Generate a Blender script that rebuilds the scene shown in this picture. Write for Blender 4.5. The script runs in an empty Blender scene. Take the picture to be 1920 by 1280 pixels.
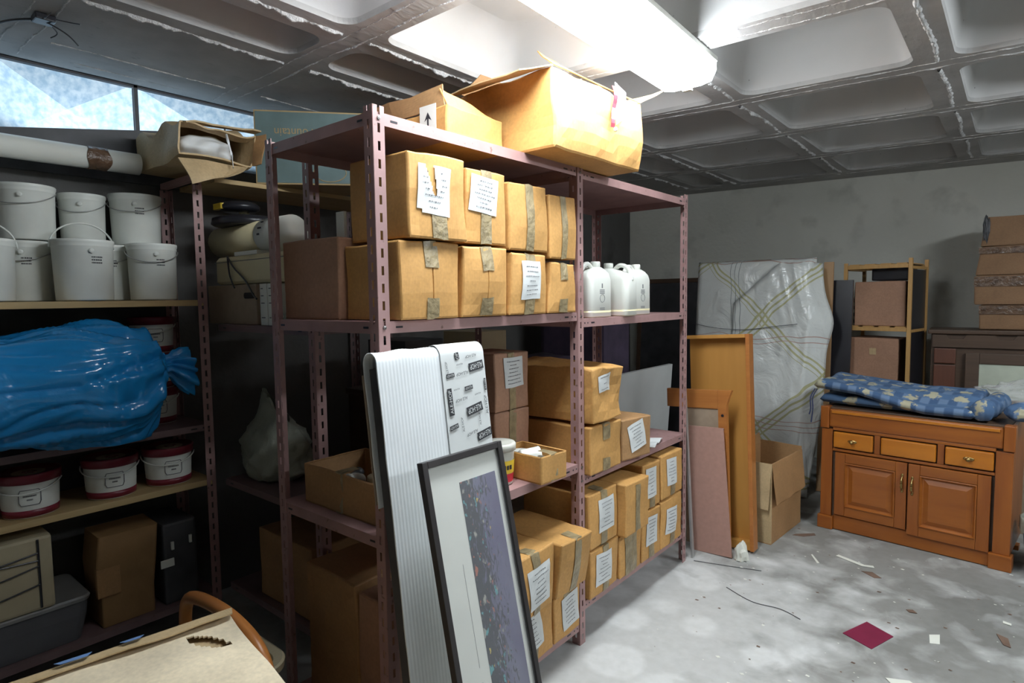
import bpy, bmesh, math, random
from mathutils import Vector, Matrix, Euler, noise
C = bpy.context.scene.collection
PI = math.pi
R = math.radians
SC = bpy.context.scene

# ------------------------------------------------------------------ materials
def nm(name):
    m = bpy.data.materials.new(name); m.use_nodes = True
    nt = m.node_tree; b = nt.nodes['Principled BSDF']
    return m, nt, b
def rgb(c): return (c[0], c[1], c[2], 1)
def plain(name, col, rough=.6, metal=0, var=.12, scale=8, bump=0, bscale=60, spec=.5, **kw):
    m, nt, b = nm(name)
    tc = nt.nodes.new('ShaderNodeTexCoord')
    n = nt.nodes.new('ShaderNodeTexNoise'); n.inputs['Scale'].default_value = scale; n.inputs['Detail'].default_value = 5
    nt.links.new(tc.outputs['Object'], n.inputs['Vector'])
    r = nt.nodes.new('ShaderNodeValToRGB')
    r.color_ramp.elements[0].position = .3; r.color_ramp.elements[1].position = .7
    r.color_ramp.elements[0].color = rgb([x*(1-var) for x in col]); r.color_ramp.elements[1].color = rgb([min(1, x*(1+var)) for x in col])
    nt.links.new(n.outputs['Fac'], r.inputs['Fac']); nt.links.new(r.outputs['Color'], b.inputs['Base Color'])
    b.inputs['Roughness'].default_value = rough; b.inputs['Metallic'].default_value = metal
    b.inputs['Specular IOR Level'].default_value = spec
    if bump:
        n2 = nt.nodes.new('ShaderNodeTexNoise'); n2.inputs['Scale'].default_value = bscale; n2.inputs['Detail'].default_value = 6
        nt.links.new(tc.outputs['Object'], n2.inputs['Vector'])
        bp = nt.nodes.new('ShaderNodeBump'); bp.inputs['Strength'].default_value = bump; bp.inputs['Distance'].default_value = .01
        nt.links.new(n2.outputs['Fac'], bp.inputs['Height']); nt.links.new(bp.outputs['Normal'], b.inputs['Normal'])
    for k, v in kw.items(): b.inputs[k].default_value = v
    return m
def mixc(nt, a, b, fac):
    x = nt.nodes.new('ShaderNodeMix'); x.data_type = 'RGBA'
    for s, v in ((6, a), (7, b), (0, fac)):
        if hasattr(v, 'is_output'): nt.links.new(v, x.inputs[s])
        elif s == 0: x.inputs[0].default_value = v
        else: x.inputs[s].default_value = rgb(v)
    return x.outputs[2]
def ramp(nt, src, p0, p1, c0=(0,0,0), c1=(1,1,1)):
    r = nt.nodes.new('ShaderNodeValToRGB'); e = r.color_ramp.elements
    e[0].position = p0; e[1].position = p1; e[0].color = rgb(c0); e[1].color = rgb(c1)
    nt.links.new(src, r.inputs['Fac']); return r.outputs['Color']
def texn(nt, kind, scale, detail=4, coord='Object', mp=None, **kw):
    tc = nt.nodes.new('ShaderNodeTexCoord'); v = tc.outputs[coord]
    if mp:
        mm = nt.nodes.new('ShaderNodeMapping'); mm.inputs['Scale'].default_value = mp.get('s', (1,1,1)); mm.inputs['Rotation'].default_value = mp.get('r', (0,0,0)); mm.inputs['Location'].default_value = mp.get('l', (0,0,0))
        nt.links.new(v, mm.inputs['Vector']); v = mm.outputs['Vector']
    t = nt.nodes.new(kind); t.inputs['Scale'].default_value = scale
    if 'Noise' in kind or 'Wave' in kind: t.inputs['Detail'].default_value = detail
    for k, w in kw.items():
        if hasattr(t, k): setattr(t, k, w)
        elif k in t.inputs: t.inputs[k].default_value = w
    nt.links.new(v, t.inputs['Vector']); return t
def bump(nt, b, src, st, dist=.01):
    bp = nt.nodes.new('ShaderNodeBump'); bp.inputs['Strength'].default_value = st; bp.inputs['Distance'].default_value = dist
    nt.links.new(src, bp.inputs['Height']); nt.links.new(bp.outputs['Normal'], b.inputs['Normal'])

def cardboard(name, col, flute=True):
    m, nt, b = nm(name)
    n = texn(nt, 'ShaderNodeTexNoise', 5, 6)
    n2 = texn(nt, 'ShaderNodeTexNoise', 90, 3)
    n3 = texn(nt, 'ShaderNodeTexNoise', 14, 5, mp={'s': (1, 1, .25)})
    c = ramp(nt, n.outputs['Fac'], .3, .75, [x*.84 for x in col], [min(1, x*1.12) for x in col])
    c2 = ramp(nt, n2.outputs['Fac'], .3, .7, (.9,.9,.9), (1.05,1.05,1.05))
    mu = nt.nodes.new('ShaderNodeMix'); mu.data_type = 'RGBA'; mu.blend_type = 'MULTIPLY'; mu.inputs[0].default_value = 1
    nt.links.new(c, mu.inputs[6]); nt.links.new(c2, mu.inputs[7])
    st = ramp(nt, n3.outputs['Fac'], .66, .8)
    o = mixc(nt, mu.outputs[2], [x*.82 for x in col], st)
    nt.links.new(o, b.inputs['Base Color']); b.inputs['Roughness'].default_value = .62; b.inputs['Specular IOR Level'].default_value = .35
    w = texn(nt, 'ShaderNodeTexWave', 55, 0, mp={'r': (0, 0, 0)}, bands_direction='Y', wave_type='BANDS')
    w.inputs['Distortion'].default_value = .3
    ad = nt.nodes.new('ShaderNodeMath'); ad.operation = 'ADD'
    sc = nt.nodes.new('ShaderNodeMath'); sc.operation = 'MULTIPLY'; sc.inputs[1].default_value = .06 if flute else 0
    nt.links.new(w.outputs['Fac'], sc.inputs[0]); nt.links.new(sc.outputs[0], ad.inputs[0]); nt.links.new(n.outputs['Fac'], ad.inputs[1])
    bump(nt, b, ad.outputs[0], .25, .008)
    return m

def metal_paint(name, col):
    m, nt, b = nm(name)
    n = texn(nt, 'ShaderNodeTexNoise', 9, 6); n2 = texn(nt, 'ShaderNodeTexNoise', 40, 5)
    c = ramp(nt, n.outputs['Fac'], .35, .7, [x*.86 for x in col], [x*1.1 for x in col])
    s = ramp(nt, n2.outputs['Fac'], .66, .74)
    nt.links.new(mixc(nt, c, (.16,.09,.07), s), b.inputs['Base Color'])
    b.inputs['Roughness'].default_value = .48; b.inputs['Specular IOR Level'].default_value = .5
    return m

def wood(name, col, dark, scale=3, axis='X', rough=.38, stretch=14):
    m, nt, b = nm(name)
    s = {'X': (1, stretch, stretch), 'Y': (stretch, 1, stretch), 'Z': (stretch, stretch, 1)}[axis]
    n = texn(nt, 'ShaderNodeTexNoise', scale, 8, mp={'s': s}); n.inputs['Distortion'].default_value = .4
    n2 = texn(nt, 'ShaderNodeTexNoise', 2.5, 3)
    c = ramp(nt, n.outputs['Fac'], .32, .68, dark, col)
    nt.links.new(mixc(nt, c, [x*.8 for x in col], n2.outputs['Fac']), b.inputs['Base Color'])
    b.inputs['Roughness'].default_value = rough
    bump(nt, b, n.outputs['Fac'], .08, .004)
    return m

M = {}
M['card'] = cardboard('cardboard', (.60, .325, .105))
M['card2'] = cardboard('cardboard_brown', (.40, .225, .10))
M['card3'] = cardboard('cardboard_pale', (.55, .40, .22))
M['card_rose'] = cardboard('cardboard_rosy', (.42, .235, .15))
M['tape'] = plain('packing_tape', (.30, .235, .13), .3, var=.25, scale=30, bump=.5, bscale=45)
M['tape_brown'] = plain('brown_tape', (.13, .075, .045), .15, var=.4, scale=30, bump=.9, bscale=40)
M['paper'] = plain('label_paper', (.66, .68, .67), .6, var=.04)
M['ink'] = plain('ink', (.03, .03, .035), .6, var=.1)
M['greyink'] = plain('faint_ink', (.13, .13, .14), .7, var=.1)
M['metal'] = metal_paint('mauve_painted_steel', (.37, .22, .21))
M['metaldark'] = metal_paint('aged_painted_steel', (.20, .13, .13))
M['bolt'] = plain('bolt_steel', (.3, .28, .27), .35, 1, var=.2)
M['plywood'] = wood('raw_wood_board', (.62, .45, .22), (.45, .30, .13), 3, 'Y', .6)
M['white'] = plain('white_plastic', (.76, .77, .71), .35, var=.06, scale=3)
M['bucket'] = plain('bucket_plastic', (.76, .78, .73), .38, var=.14, scale=4)
M['cream'] = plain('cream_plastic', (.66, .58, .36), .35, var=.06)
M['black'] = plain('black_plastic', (.02, .02, .025), .3, var=.2)
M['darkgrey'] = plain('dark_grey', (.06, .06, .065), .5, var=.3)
M['maroon'] = plain('maroon_plastic', (.20, .02, .035), .35, var=.2)
M['foam'] = plain('white_foam', (.80, .83, .84), .5, var=.03)
M['frame'] = plain('black_frame', (.035, .03, .03), .4, var=.2)
M['mat'] = plain('picture_mat', (.75, .76, .70), .55, var=.03)
M['plaster'] = plain('rough_plaster', (.52, .51, .50), .9, var=.3, scale=25, bump=1, bscale=90)
M['brass'] = plain('aged_brass', (.42, .30, .12), .35, 1, var=.25, scale=40)
M['orangewood'] = wood('orange_veneer', (.62, .30, .07), (.52, .24, .05), 2, 'Z', .42, 10)
M['pinewood'] = wood('varnished_pine', (.52, .20, .05), (.38, .12, .03), 3, 'X', .35)
M['bamboo'] = wood('bamboo', (.62, .36, .13), (.5, .27, .09), 4, 'Z', .4)
M['cabwood'] = wood('cherry_wood', (.40, .125, .020), (.23, .058, .011), 2.2, 'X', .3, 9)
M['cabwoodz'] = wood('cherry_wood_upright', (.38, .115, .020), (.21, .052, .011), 2.2, 'Z', .3, 9)
M['cabwood_light'] = wood('cherry_wood_light', (.58, .20, .018), (.46, .14, .014), 2.4, 'X', .28, 9)
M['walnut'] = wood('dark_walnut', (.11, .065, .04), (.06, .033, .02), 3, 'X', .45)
M['card_shaded'] = cardboard('cardboard_shaded', (.27, .15, .075))  # darker cardboard, the shade on the sideboard pile put into its colour
M['walnutred'] = wood('reddish_walnut', (.16, .06, .035), (.10, .04, .025), 3, 'Z', .45)
M['beech'] = wood('beech_strip', (.50, .30, .15), (.42, .24, .11), 3, 'Z', .5)
M['pinkboard'] = plain('rosy_hardboard', (.44, .25, .20), .7, var=.06, scale=40)
M['hardboard'] = plain('hardboard', (.36, .27, .19), .75, var=.06, scale=30)
M['greypanel'] = plain('pale_grey_panel', (.60, .61, .60), .6, var=.06, scale=3)
M['steelgrey'] = plain('grey_metal', (.45, .45, .44), .4, .6, var=.1)
M['red'] = plain('red_plastic', (.6, .03, .05), .4, var=.1)
M['yellow'] = plain('yellow_label', (.8, .55, .05), .4, var=.1)
M['teal'] = plain('teal_print', (.15, .22, .22), .55, var=.15)
M['gold'] = plain('gold_print', (.50, .36, .18), .5, var=.1)
M['blueplastic'] = plain('light_blue_plastic', (.16, .27, .50), .35, var=.1)
M['beigeplastic'] = plain('beige_plastic', (.52, .45, .30), .4, var=.08)
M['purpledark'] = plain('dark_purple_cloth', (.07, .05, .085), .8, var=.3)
M['bluecloth'] = plain('dark_blue_film', (.035, .045, .11), .45, var=.3)
M['brownbag'] = plain('brown_paper', (.30, .17, .07), .75, var=.15, bump=.4, bscale=20)
M['magenta'] = plain('magenta_tile', (.20, .015, .05), .5, var=.12)
M['debris'] = plain('brown_scrap', (.16, .10, .07), .8, var=.3)
M['debrisw'] = plain('white_scrap', (.72, .72, .64), .7, var=.06)
M['mirror'] = plain('pale_marble', (.50, .54, .44), .3, var=.14, scale=6)

# plastic film
def film(name, col, rough, alpha=.6, bs=14):
    m, nt, b = nm(name)
    n = texn(nt, 'ShaderNodeTexNoise', bs, 5); n.inputs['Distortion'].default_value = .8
    b.inputs['Base Color'].default_value = rgb(col); b.inputs['Roughness'].default_value = rough
    b.inputs['Alpha'].default_value = alpha
    bump(nt, b, n.outputs['Fac'], .5, .02)
    return m
M['clearfilm'] = film('clear_wrap', (.75, .75, .76), .12, .28, 22)
M['greybag'] = film('grey_white_bag', (.36, .38, .31), .3, .9, 18)
M['bluebag'] = film('blue_bag_plastic', (.015, .25, .60), .16, 1, 5)
M['glassclear'] = plain('picture_glass', (1, 1, 1), .03, var=0, Alpha=.07)
M['tub'] = plain('translucent_tub', (.62, .62, .55), .25, var=.03)
M['emit'] = (lambda: (lambda m, nt, b: (b.inputs['Emission Color'].__setattr__('default_value', (.86, .94, 1, 1)), b.inputs['Emission Strength'].__setattr__('default_value', 34), b.inputs['Base Color'].__setattr__('default_value', (.8,.8,.8,1)), m)[-1])(*nm('lit_diffuser')))()

def ceil_mat():
    m, nt, b = nm('painted_concrete_coffer')
    n = texn(nt, 'ShaderNodeTexNoise', 2.2, 6); n2 = texn(nt, 'ShaderNodeTexVoronoi', 22); n3 = texn(nt, 'ShaderNodeTexNoise', 60, 3)
    c = ramp(nt, n.outputs['Fac'], .3, .7, (.50,.49,.475), (.58,.575,.565))
    sp = ramp(nt, n2.outputs['Distance'], .05, .09, (1,1,1), (0,0,0))
    n4 = texn(nt, 'ShaderNodeTexNoise', 9, 2); g = ramp(nt, n4.outputs['Fac'], .56, .6)
    mm = nt.nodes.new('ShaderNodeMix'); mm.data_type = 'RGBA'; mm.blend_type = 'MULTIPLY'; mm.inputs[0].default_value = 1
    nt.links.new(sp, mm.inputs[6]); nt.links.new(g, mm.inputs[7])
    nt.links.new(mixc(nt, c, (.2,.19,.18), mm.outputs[2]), b.inputs['Base Color']); b.inputs['Roughness'].default_value = .7
    bump(nt, b, n3.outputs['Fac'], .12, .004)
    return m
M['coffer'] = ceil_mat()
def rib_mat():
    m, nt, b = nm('rough_concrete_rib')
    n = texn(nt, 'ShaderNodeTexNoise', 5, 8); n2 = texn(nt, 'ShaderNodeTexNoise', 45, 8, mp={'s': (1, .35, 1)})
    c = ramp(nt, n.outputs['Fac'], .3, .7, (.38,.37,.36), (.50,.49,.48))
    d = ramp(nt, n2.outputs['Fac'], .66, .8)
    nt.links.new(mixc(nt, c, (.27,.26,.25), d), b.inputs['Base Color']); b.inputs['Roughness'].default_value = .85
    bump(nt, b, n2.outputs['Fac'], .4, .008); b.inputs['Specular IOR Level'].default_value = .15
    return m
M['rib'] = rib_mat()
def wall_mat(name, a, c2):
    m, nt, b = nm(name)
    n = texn(nt, 'ShaderNodeTexNoise', 1.3, 8); n2 = texn(nt, 'ShaderNodeTexNoise', 30, 6); n3 = texn(nt, 'ShaderNodeTexNoise', 4, 6)
    c = ramp(nt, n.outputs['Fac'], .3, .7, a, c2)
    s = ramp(nt, n3.outputs['Fac'], .55, .75)
    nt.links.new(mixc(nt, c, [x*.8 for x in a], s), b.inputs['Base Color']); b.inputs['Roughness'].default_value = .85
    bump(nt, b, n2.outputs['Fac'], .35, .01)
    return m
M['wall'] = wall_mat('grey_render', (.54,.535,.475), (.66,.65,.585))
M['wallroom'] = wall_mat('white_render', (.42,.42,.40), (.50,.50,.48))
M['wallleft'] = wall_mat('shaded_render', (.085,.08,.075), (.12,.115,.11))  # left wall's shade is painted in as a darker render colour
def floor_mat():
    m, nt, b = nm('dusty_lit_concrete')
    n = texn(nt, 'ShaderNodeTexNoise', 1.6, 8); n.inputs['Distortion'].default_value = .6
    v = texn(nt, 'ShaderNodeTexVoronoi', 3.6); v.inputs['Randomness'].default_value = .8
    n2 = texn(nt, 'ShaderNodeTexNoise', 22, 8); n3 = texn(nt, 'ShaderNodeTexNoise', 5, 9); n3.inputs['Distortion'].default_value = .35
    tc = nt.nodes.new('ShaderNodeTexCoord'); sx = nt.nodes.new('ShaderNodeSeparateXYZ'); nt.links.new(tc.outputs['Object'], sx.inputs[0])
    # pale dusty patch before the shelves, part lamplight painted in, thinning towards the room
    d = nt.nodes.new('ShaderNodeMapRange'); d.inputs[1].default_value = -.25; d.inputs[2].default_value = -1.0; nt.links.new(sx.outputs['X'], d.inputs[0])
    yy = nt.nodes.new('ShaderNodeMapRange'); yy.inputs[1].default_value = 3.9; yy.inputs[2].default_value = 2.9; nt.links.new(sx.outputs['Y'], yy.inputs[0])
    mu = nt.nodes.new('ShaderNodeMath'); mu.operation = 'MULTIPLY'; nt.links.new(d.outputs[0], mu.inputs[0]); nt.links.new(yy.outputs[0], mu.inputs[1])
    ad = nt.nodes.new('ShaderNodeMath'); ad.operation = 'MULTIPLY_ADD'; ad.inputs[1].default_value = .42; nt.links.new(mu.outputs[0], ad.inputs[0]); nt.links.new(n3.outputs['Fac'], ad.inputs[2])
    dust_and_light = ramp(nt, ad.outputs[0], .50, .80)
    va = nt.nodes.new('ShaderNodeMath'); va.operation = 'MULTIPLY_ADD'; va.inputs[1].default_value = .22; nt.links.new(n3.outputs['Fac'], va.inputs[0]); nt.links.new(v.outputs['Distance'], va.inputs[2])
    ring = ramp(nt, va.outputs[0], .50, .60, (1,1,1), (.72,.72,.72))
    mm = nt.nodes.new('ShaderNodeMix'); mm.data_type = 'RGBA'; mm.blend_type = 'MULTIPLY'; mm.inputs[0].default_value = 1
    nt.links.new(dust_and_light, mm.inputs[6]); nt.links.new(ring, mm.inputs[7])
    base = ramp(nt, n.outputs['Fac'], .3, .72, (.19,.187,.172), (.29,.285,.265))
    gr = ramp(nt, n2.outputs['Fac'], .3, .75, (.92,.92,.91), (1.05,1.05,1.05))
    m2 = nt.nodes.new('ShaderNodeMix'); m2.data_type = 'RGBA'; m2.blend_type = 'MULTIPLY'; m2.inputs[0].default_value = 1
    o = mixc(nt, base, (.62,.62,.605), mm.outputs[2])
    nt.links.new(o, m2.inputs[6]); nt.links.new(gr, m2.inputs[7])
    nt.links.new(m2.outputs[2], b.inputs['Base Color']); b.inputs['Roughness'].default_value = .75
    bump(nt, b, n2.outputs['Fac'], .08, .003)
    return m
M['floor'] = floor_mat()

def plaid_mat():
    m, nt, b = nm('wrapped_mattress_plaid')
    tc = nt.nodes.new('ShaderNodeTexCoord')
    def lines(rot, per, w, off, axis='X', rows=None):
        mp = nt.nodes.new('ShaderNodeMapping'); mp.inputs['Rotation'].default_value = (0, rot, 0); mp.inputs['Location'].default_value = (off, 0, 0)
        nz = nt.nodes.new('ShaderNodeTexNoise'); nz.inputs['Scale'].default_value = 2.2
        nt.links.new(tc.outputs['Object'], nz.inputs['Vector'])
        va = nt.nodes.new('ShaderNodeVectorMath'); va.operation = 'SCALE'; va.inputs['Scale'].default_value = .17
        nt.links.new(nz.outputs['Color'], va.inputs[0])
        vb = nt.nodes.new('ShaderNodeVectorMath'); vb.operation = 'ADD'
        nt.links.new(tc.outputs['Object'], vb.inputs[0]); nt.links.new(va.outputs[0], vb.inputs[1])
        nt.links.new(vb.outputs[0], mp.inputs['Vector'])
        s = nt.nodes.new('ShaderNodeSeparateXYZ'); nt.links.new(mp.outputs['Vector'], s.inputs[0])
        md = nt.nodes.new('ShaderNodeMath'); md.operation = 'PINGPONG'; md.inputs[1].default_value = per/2
        nt.links.new(s.outputs[axis], md.inputs[0])
        # three close lines in each band
        m3 = nt.nodes.new('ShaderNodeMath'); m3.operation = 'PINGPONG'; m3.inputs[1].default_value = .018
        nt.links.new(s.outputs[axis], m3.inputs[0])
        a = nt.nodes.new('ShaderNodeMath'); a.operation = 'LESS_THAN'; a.inputs[1].default_value = .05; nt.links.new(md.outputs[0], a.inputs[0])
        c = nt.nodes.new('ShaderNodeMath'); c.operation = 'LESS_THAN'; c.inputs[1].default_value = w; nt.links.new(m3.outputs[0], c.inputs[0])
        k = nt.nodes.new('ShaderNodeMath'); k.operation = 'MULTIPLY'; nt.links.new(a.outputs[0], k.inputs[0]); nt.links.new(c.outputs[0], k.inputs[1])
        return k.outputs[0]
    base = (.66, .67, .64)
    o = mixc(nt, base, (.46, .44, .25), lines(R(45), .62, .007, .1))
    o = mixc(nt, o, (.46, .44, .25), lines(R(-45), .62, .007, .25))
    o = mixc(nt, o, (.48, .33, .28), lines(0, .62, .003, .12, 'Z'))
    o = mixc(nt, o, (.24, .27, .26), lines(0, .78, .0025, .02, 'X'))
    n = texn(nt, 'ShaderNodeTexNoise', 5, 5); n.inputs['Distortion'].default_value = 1.2
    nt.links.new(o, b.inputs['Base Color']); b.inputs['Roughness'].default_value = .2
    bump(nt, b, n.outputs['Fac'], .55, .04)
    return m
M['plaid'] = plaid_mat()
def cushion_mat():
    m, nt, b = nm('blue_check_flower_cloth')
    tc = nt.nodes.new('ShaderNodeTexCoord'); s = nt.nodes.new('ShaderNodeSeparateXYZ'); nt.links.new(tc.outputs['Object'], s.inputs[0])
    def band(ax, per):
        p = nt.nodes.new('ShaderNodeMath'); p.operation = 'PINGPONG'; p.inputs[1].default_value = per; nt.links.new(s.outputs[ax], p.inputs[0])
        q = nt.nodes.new('ShaderNodeMapRange'); q.inputs[1].default_value = per*.42; q.inputs[2].default_value = per*.58; nt.links.new(p.outputs[0], q.inputs[0]); return q.outputs[0]
    o = mixc(nt, (.13,.20,.32), (.05,.10,.20), band('X', .045))
    o = mixc(nt, o, (.07,.135,.25), band('Y', .06))
    v = texn(nt, 'ShaderNodeTexVoronoi', 8.5, mp={'s': (1, 1, .3)}); v.inputs['Randomness'].default_value = .6
    n = texn(nt, 'ShaderNodeTexNoise', 38, 3)
    ad = nt.nodes.new('ShaderNodeMath'); ad.operation = 'MULTIPLY_ADD'; ad.inputs[1].default_value = .9; nt.links.new(n.outputs['Fac'], ad.inputs[0]); nt.links.new(v.outputs['Distance'], ad.inputs[2])
    fl = ramp(nt, ad.outputs[0], .66, .76, (1,1,1), (0,0,0))
    o = mixc(nt, o, (.42,.39,.27), fl)
    nt.links.new(o, b.inputs['Base Color']); b.inputs['Roughness'].default_value = .85
    bump(nt, b, n.outputs['Fac'], .3, .01)
    return m
M['cushion'] = cushion_mat()
def art_mat():
    m, nt, b = nm('abstract_print')
    tc = nt.nodes.new('ShaderNodeTexCoord'); s = nt.nodes.new('ShaderNodeSeparateXYZ'); nt.links.new(tc.outputs['Object'], s.inputs[0])
    n = texn(nt, 'ShaderNodeTexNoise', 9, 8, mp={'s': (1, 1, .6)})
    base = ramp(nt, n.outputs['Fac'], .35, .7, (.105,.095,.19), (.17,.17,.25))
    # busy city-like strokes thick at the left, thinning to the right
    a = texn(nt, 'ShaderNodeTexNoise', 55, 8, mp={'s': (1, 1.6, .5)}); a.inputs['Distortion'].default_value = 1.5
    g = nt.nodes.new('ShaderNodeMapRange'); g.inputs[1].default_value = .08; g.inputs[2].default_value = -.09; nt.links.new(s.outputs['Y'], g.inputs[0])
    ad = nt.nodes.new('ShaderNodeMath'); ad.operation = 'MULTIPLY_ADD'; ad.inputs[1].default_value = .55; nt.links.new(g.outputs[0], ad.inputs[0]); nt.links.new(a.outputs['Fac'], ad.inputs[2])
    k = ramp(nt, ad.outputs[0], .72, .82)
    o = mixc(nt, base, (.03,.035,.05), k)
    v = texn(nt, 'ShaderNodeTexVoronoi', 60, mp={'s': (1, 1, .45)})
    def spots(col, lo, hi, prev, seed):
        z = texn(nt, 'ShaderNodeTexNoise', 48, 6, mp={'l': (seed, seed, seed), 's': (1, 1, .6)})
        f = ramp(nt, z.outputs['Fac'], lo, hi)
        mm = nt.nodes.new('ShaderNodeMix'); mm.data_type = 'RGBA'; mm.blend_type = 'MULTIPLY'; mm.inputs[0].default_value = 1
        nt.links.new(f, mm.inputs[6]); nt.links.new(k, mm.inputs[7]); return mixc(nt, prev, col, mm.outputs[2])
    o = spots((.10,.35,.38), .62, .66, o, 1.3); o = spots((.45,.14,.09), .63, .67, o, 5.1); o = spots((.35,.34,.3), .62, .68, o, 9.4); o = spots((.60,.45,.10), .68, .70, o, 14.2)
    nt.links.new(o, b.inputs['Base Color']); b.inputs['Roughness'].default_value = .35
    return m
M['art'] = art_mat()
def pane_mat():
    m = bpy.data.materials.new('frosted_pane'); m.use_nodes = True; nt = m.node_tree; nt.nodes.clear()
    o = nt.nodes.new('ShaderNodeOutputMaterial'); t = nt.nodes.new('ShaderNodeBsdfTranslucent'); d = nt.nodes.new('ShaderNodeBsdfDiffuse'); x = nt.nodes.new('ShaderNodeMixShader')
    n = texn(nt, 'ShaderNodeTexNoise', 38, 4); c = ramp(nt, n.outputs['Fac'], .35, .65, (.42,.56,.66), (.72,.80,.84))
    nt.links.new(c, t.inputs['Color']); nt.links.new(c, d.inputs['Color'])
    x.inputs[0].default_value = .3; nt.links.new(t.outputs[0], x.inputs[1]); nt.links.new(d.outputs[0], x.inputs[2]); nt.links.new(x.outputs[0], o.inputs[0])
    return m
M['pane'] = pane_mat()

# ------------------------------------------------------------------ object helpers
def link(name, me, parent=None, loc=None, rot=None):
    o = bpy.data.objects.new(name, me); C.objects.link(o)
    if parent is not None: o.parent = parent
    if loc is not None: o.location = loc
    if rot is not None: o.rotation_euler = rot
    return o
def obj(name, bm, mats, parent=None, loc=None, rot=None, smooth=False):
    me = bpy.data.meshes.new(name)
    bmesh.ops.recalc_face_normals(bm, faces=bm.faces[:])
    bm.to_mesh(me); bm.free()
    for m in (mats if isinstance(mats, (list, tuple)) else [mats]): me.materials.append(M[m] if isinstance(m, str) else m)
    if smooth:
        for p in me.polygons: p.use_smooth = True
    return link(name, me, parent, loc, rot)
def empty(name, loc=(0,0,0), rz=0, rot=None):
    o = bpy.data.objects.new(name, None); C.objects.link(o); o.location = loc; o.empty_display_size = .05
    o.rotation_euler = rot if rot else (0, 0, rz); return o
def tag(o, label, cat, group=None):
    o['label'] = label; o['category'] = cat
    if group: o['group'] = group
    return o
def struct(o): o['kind'] = 'structure'; return o
def BM(): return bmesh.new()
def box(bm, x0, x1, y0, y1, z0, z1, mi=0, bev=0, mtx=None):
    vs = [bm.verts.new(Vector(p)) for p in ((x0,y0,z0),(x1,y0,z0),(x1,y1,z0),(x0,y1,z0),(x0,y0,z1),(x1,y0,z1),(x1,y1,z1),(x0,y1,z1))]
    fs = [bm.faces.new([vs[i] for i in f]) for f in ((0,3,2,1),(4,5,6,7),(0,1,5,4),(1,2,6,5),(2,3,7,6),(3,0,4,7))]
    for f in fs: f.material_index = mi
    if bev:
        es = list({e for f in fs for e in f.edges})
        r = bmesh.ops.bevel(bm, geom=es, offset=bev, segments=2, profile=.6, affect='EDGES')
        for f in r['faces']: f.material_index = mi
        vs = list({v for f in r['faces'] for v in f.verts} | {v for v in vs if v.is_valid})
    if mtx is not None:
        for v in vs: v.co = mtx @ v.co
    return vs
def hexa(bm, pts, mi=0):
    vs = [bm.verts.new(Vector(p)) for p in pts]
    for f in ((0,3,2,1),(4,5,6,7),(0,1,5,4),(1,2,6,5),(2,3,7,6),(3,0,4,7)):
        bm.faces.new([vs[i] for i in f]).material_index = mi
def tube(bm, pts, r, seg=8, mi=0, cap=True, flat=1):
    pts = [Vector(p) for p in pts]; rings = []
    up = Vector((0, 0, 1))
    for i, p in enumerate(pts):
        d = (pts[min(i+1, len(pts)-1)] - pts[max(i-1, 0)]).normalized()
        a = d.cross(up); a = a.normalized() if a.length > 1e-3 else Vector((1, 0, 0)); b2 = d.cross(a).normalized()
        rr = r[i] if isinstance(r, (list, tuple)) else r
        rings.append([bm.verts.new(p + a*math.cos(2*PI*k/seg)*rr*flat + b2*math.sin(2*PI*k/seg)*rr) for k in range(seg)])
    for A, B in zip(rings, rings[1:]):
        for k in range(seg): bm.faces.new((A[k], A[(k+1) % seg], B[(k+1) % seg], B[k])).material_index = mi
    if cap:
        bm.faces.new(rings[0]).material_index = mi; bm.faces.new(rings[-1][::-1]).material_index = mi
def lathe(bm, prof, seg=32, mi=0, cx=0, cy=0, close=False):
    rings = []
    for r, z in prof:
        if r < 1e-5: rings.append([bm.verts.new((cx, cy, z))])
        else: rings.append([bm.verts.new((cx + r*math.cos(2*PI*k/seg), cy + r*math.sin(2*PI*k/seg), z)) for k in range(seg)])
    for A, B in zip(rings, rings[1:]):
        if len(A) == 1 and len(B) == 1: continue
        for k in range(seg):
            k2 = (k+1) % seg
            if len(A) == 1: f = bm.faces.new((A[0], B[k2], B[k]))
            elif len(B) == 1: f = bm.faces.new((A[k], A[k2], B[0]))
            else: f = bm.faces.new((A[k], A[k2], B[k2], B[k]))
            f.material_index = mi
def smooth_path(pts, n=6):
    pts = [Vector(p) for p in pts]; out = []
    for i in range(len(pts)-1):
        p0 = pts[max(i-1, 0)]; p1 = pts[i]; p2 = pts[i+1]; p3 = pts[min(i+2, len(pts)-1)]
        for k in range(n):
            t = k/n
            out.append(.5*((2*p1) + (p2-p0)*t + (2*p0-5*p1+4*p2-p3)*t*t + (3*p1-p0-3*p2+p3)*t**3))
    out.append(pts[-1]); return out
def text_bm(s, size, depth=0):
    cu = bpy.data.curves.new('t', 'FONT'); cu.body = s; cu.size = size; cu.align_x = 'CENTER'; cu.align_y = 'CENTER'; cu.resolution_u = 3
    o = bpy.data.objects.new('t', cu); C.objects.link(o)
    bpy.context.view_layer.update()
    dg = bpy.context.evaluated_depsgraph_get()
    me = bpy.data.meshes.new_from_object(o.evaluated_get(dg))
    bpy.data.objects.remove(o); bpy.data.curves.remove(cu)
    bm = BM(); bm.from_mesh(me); bpy.data.meshes.remove(me); return bm

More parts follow.
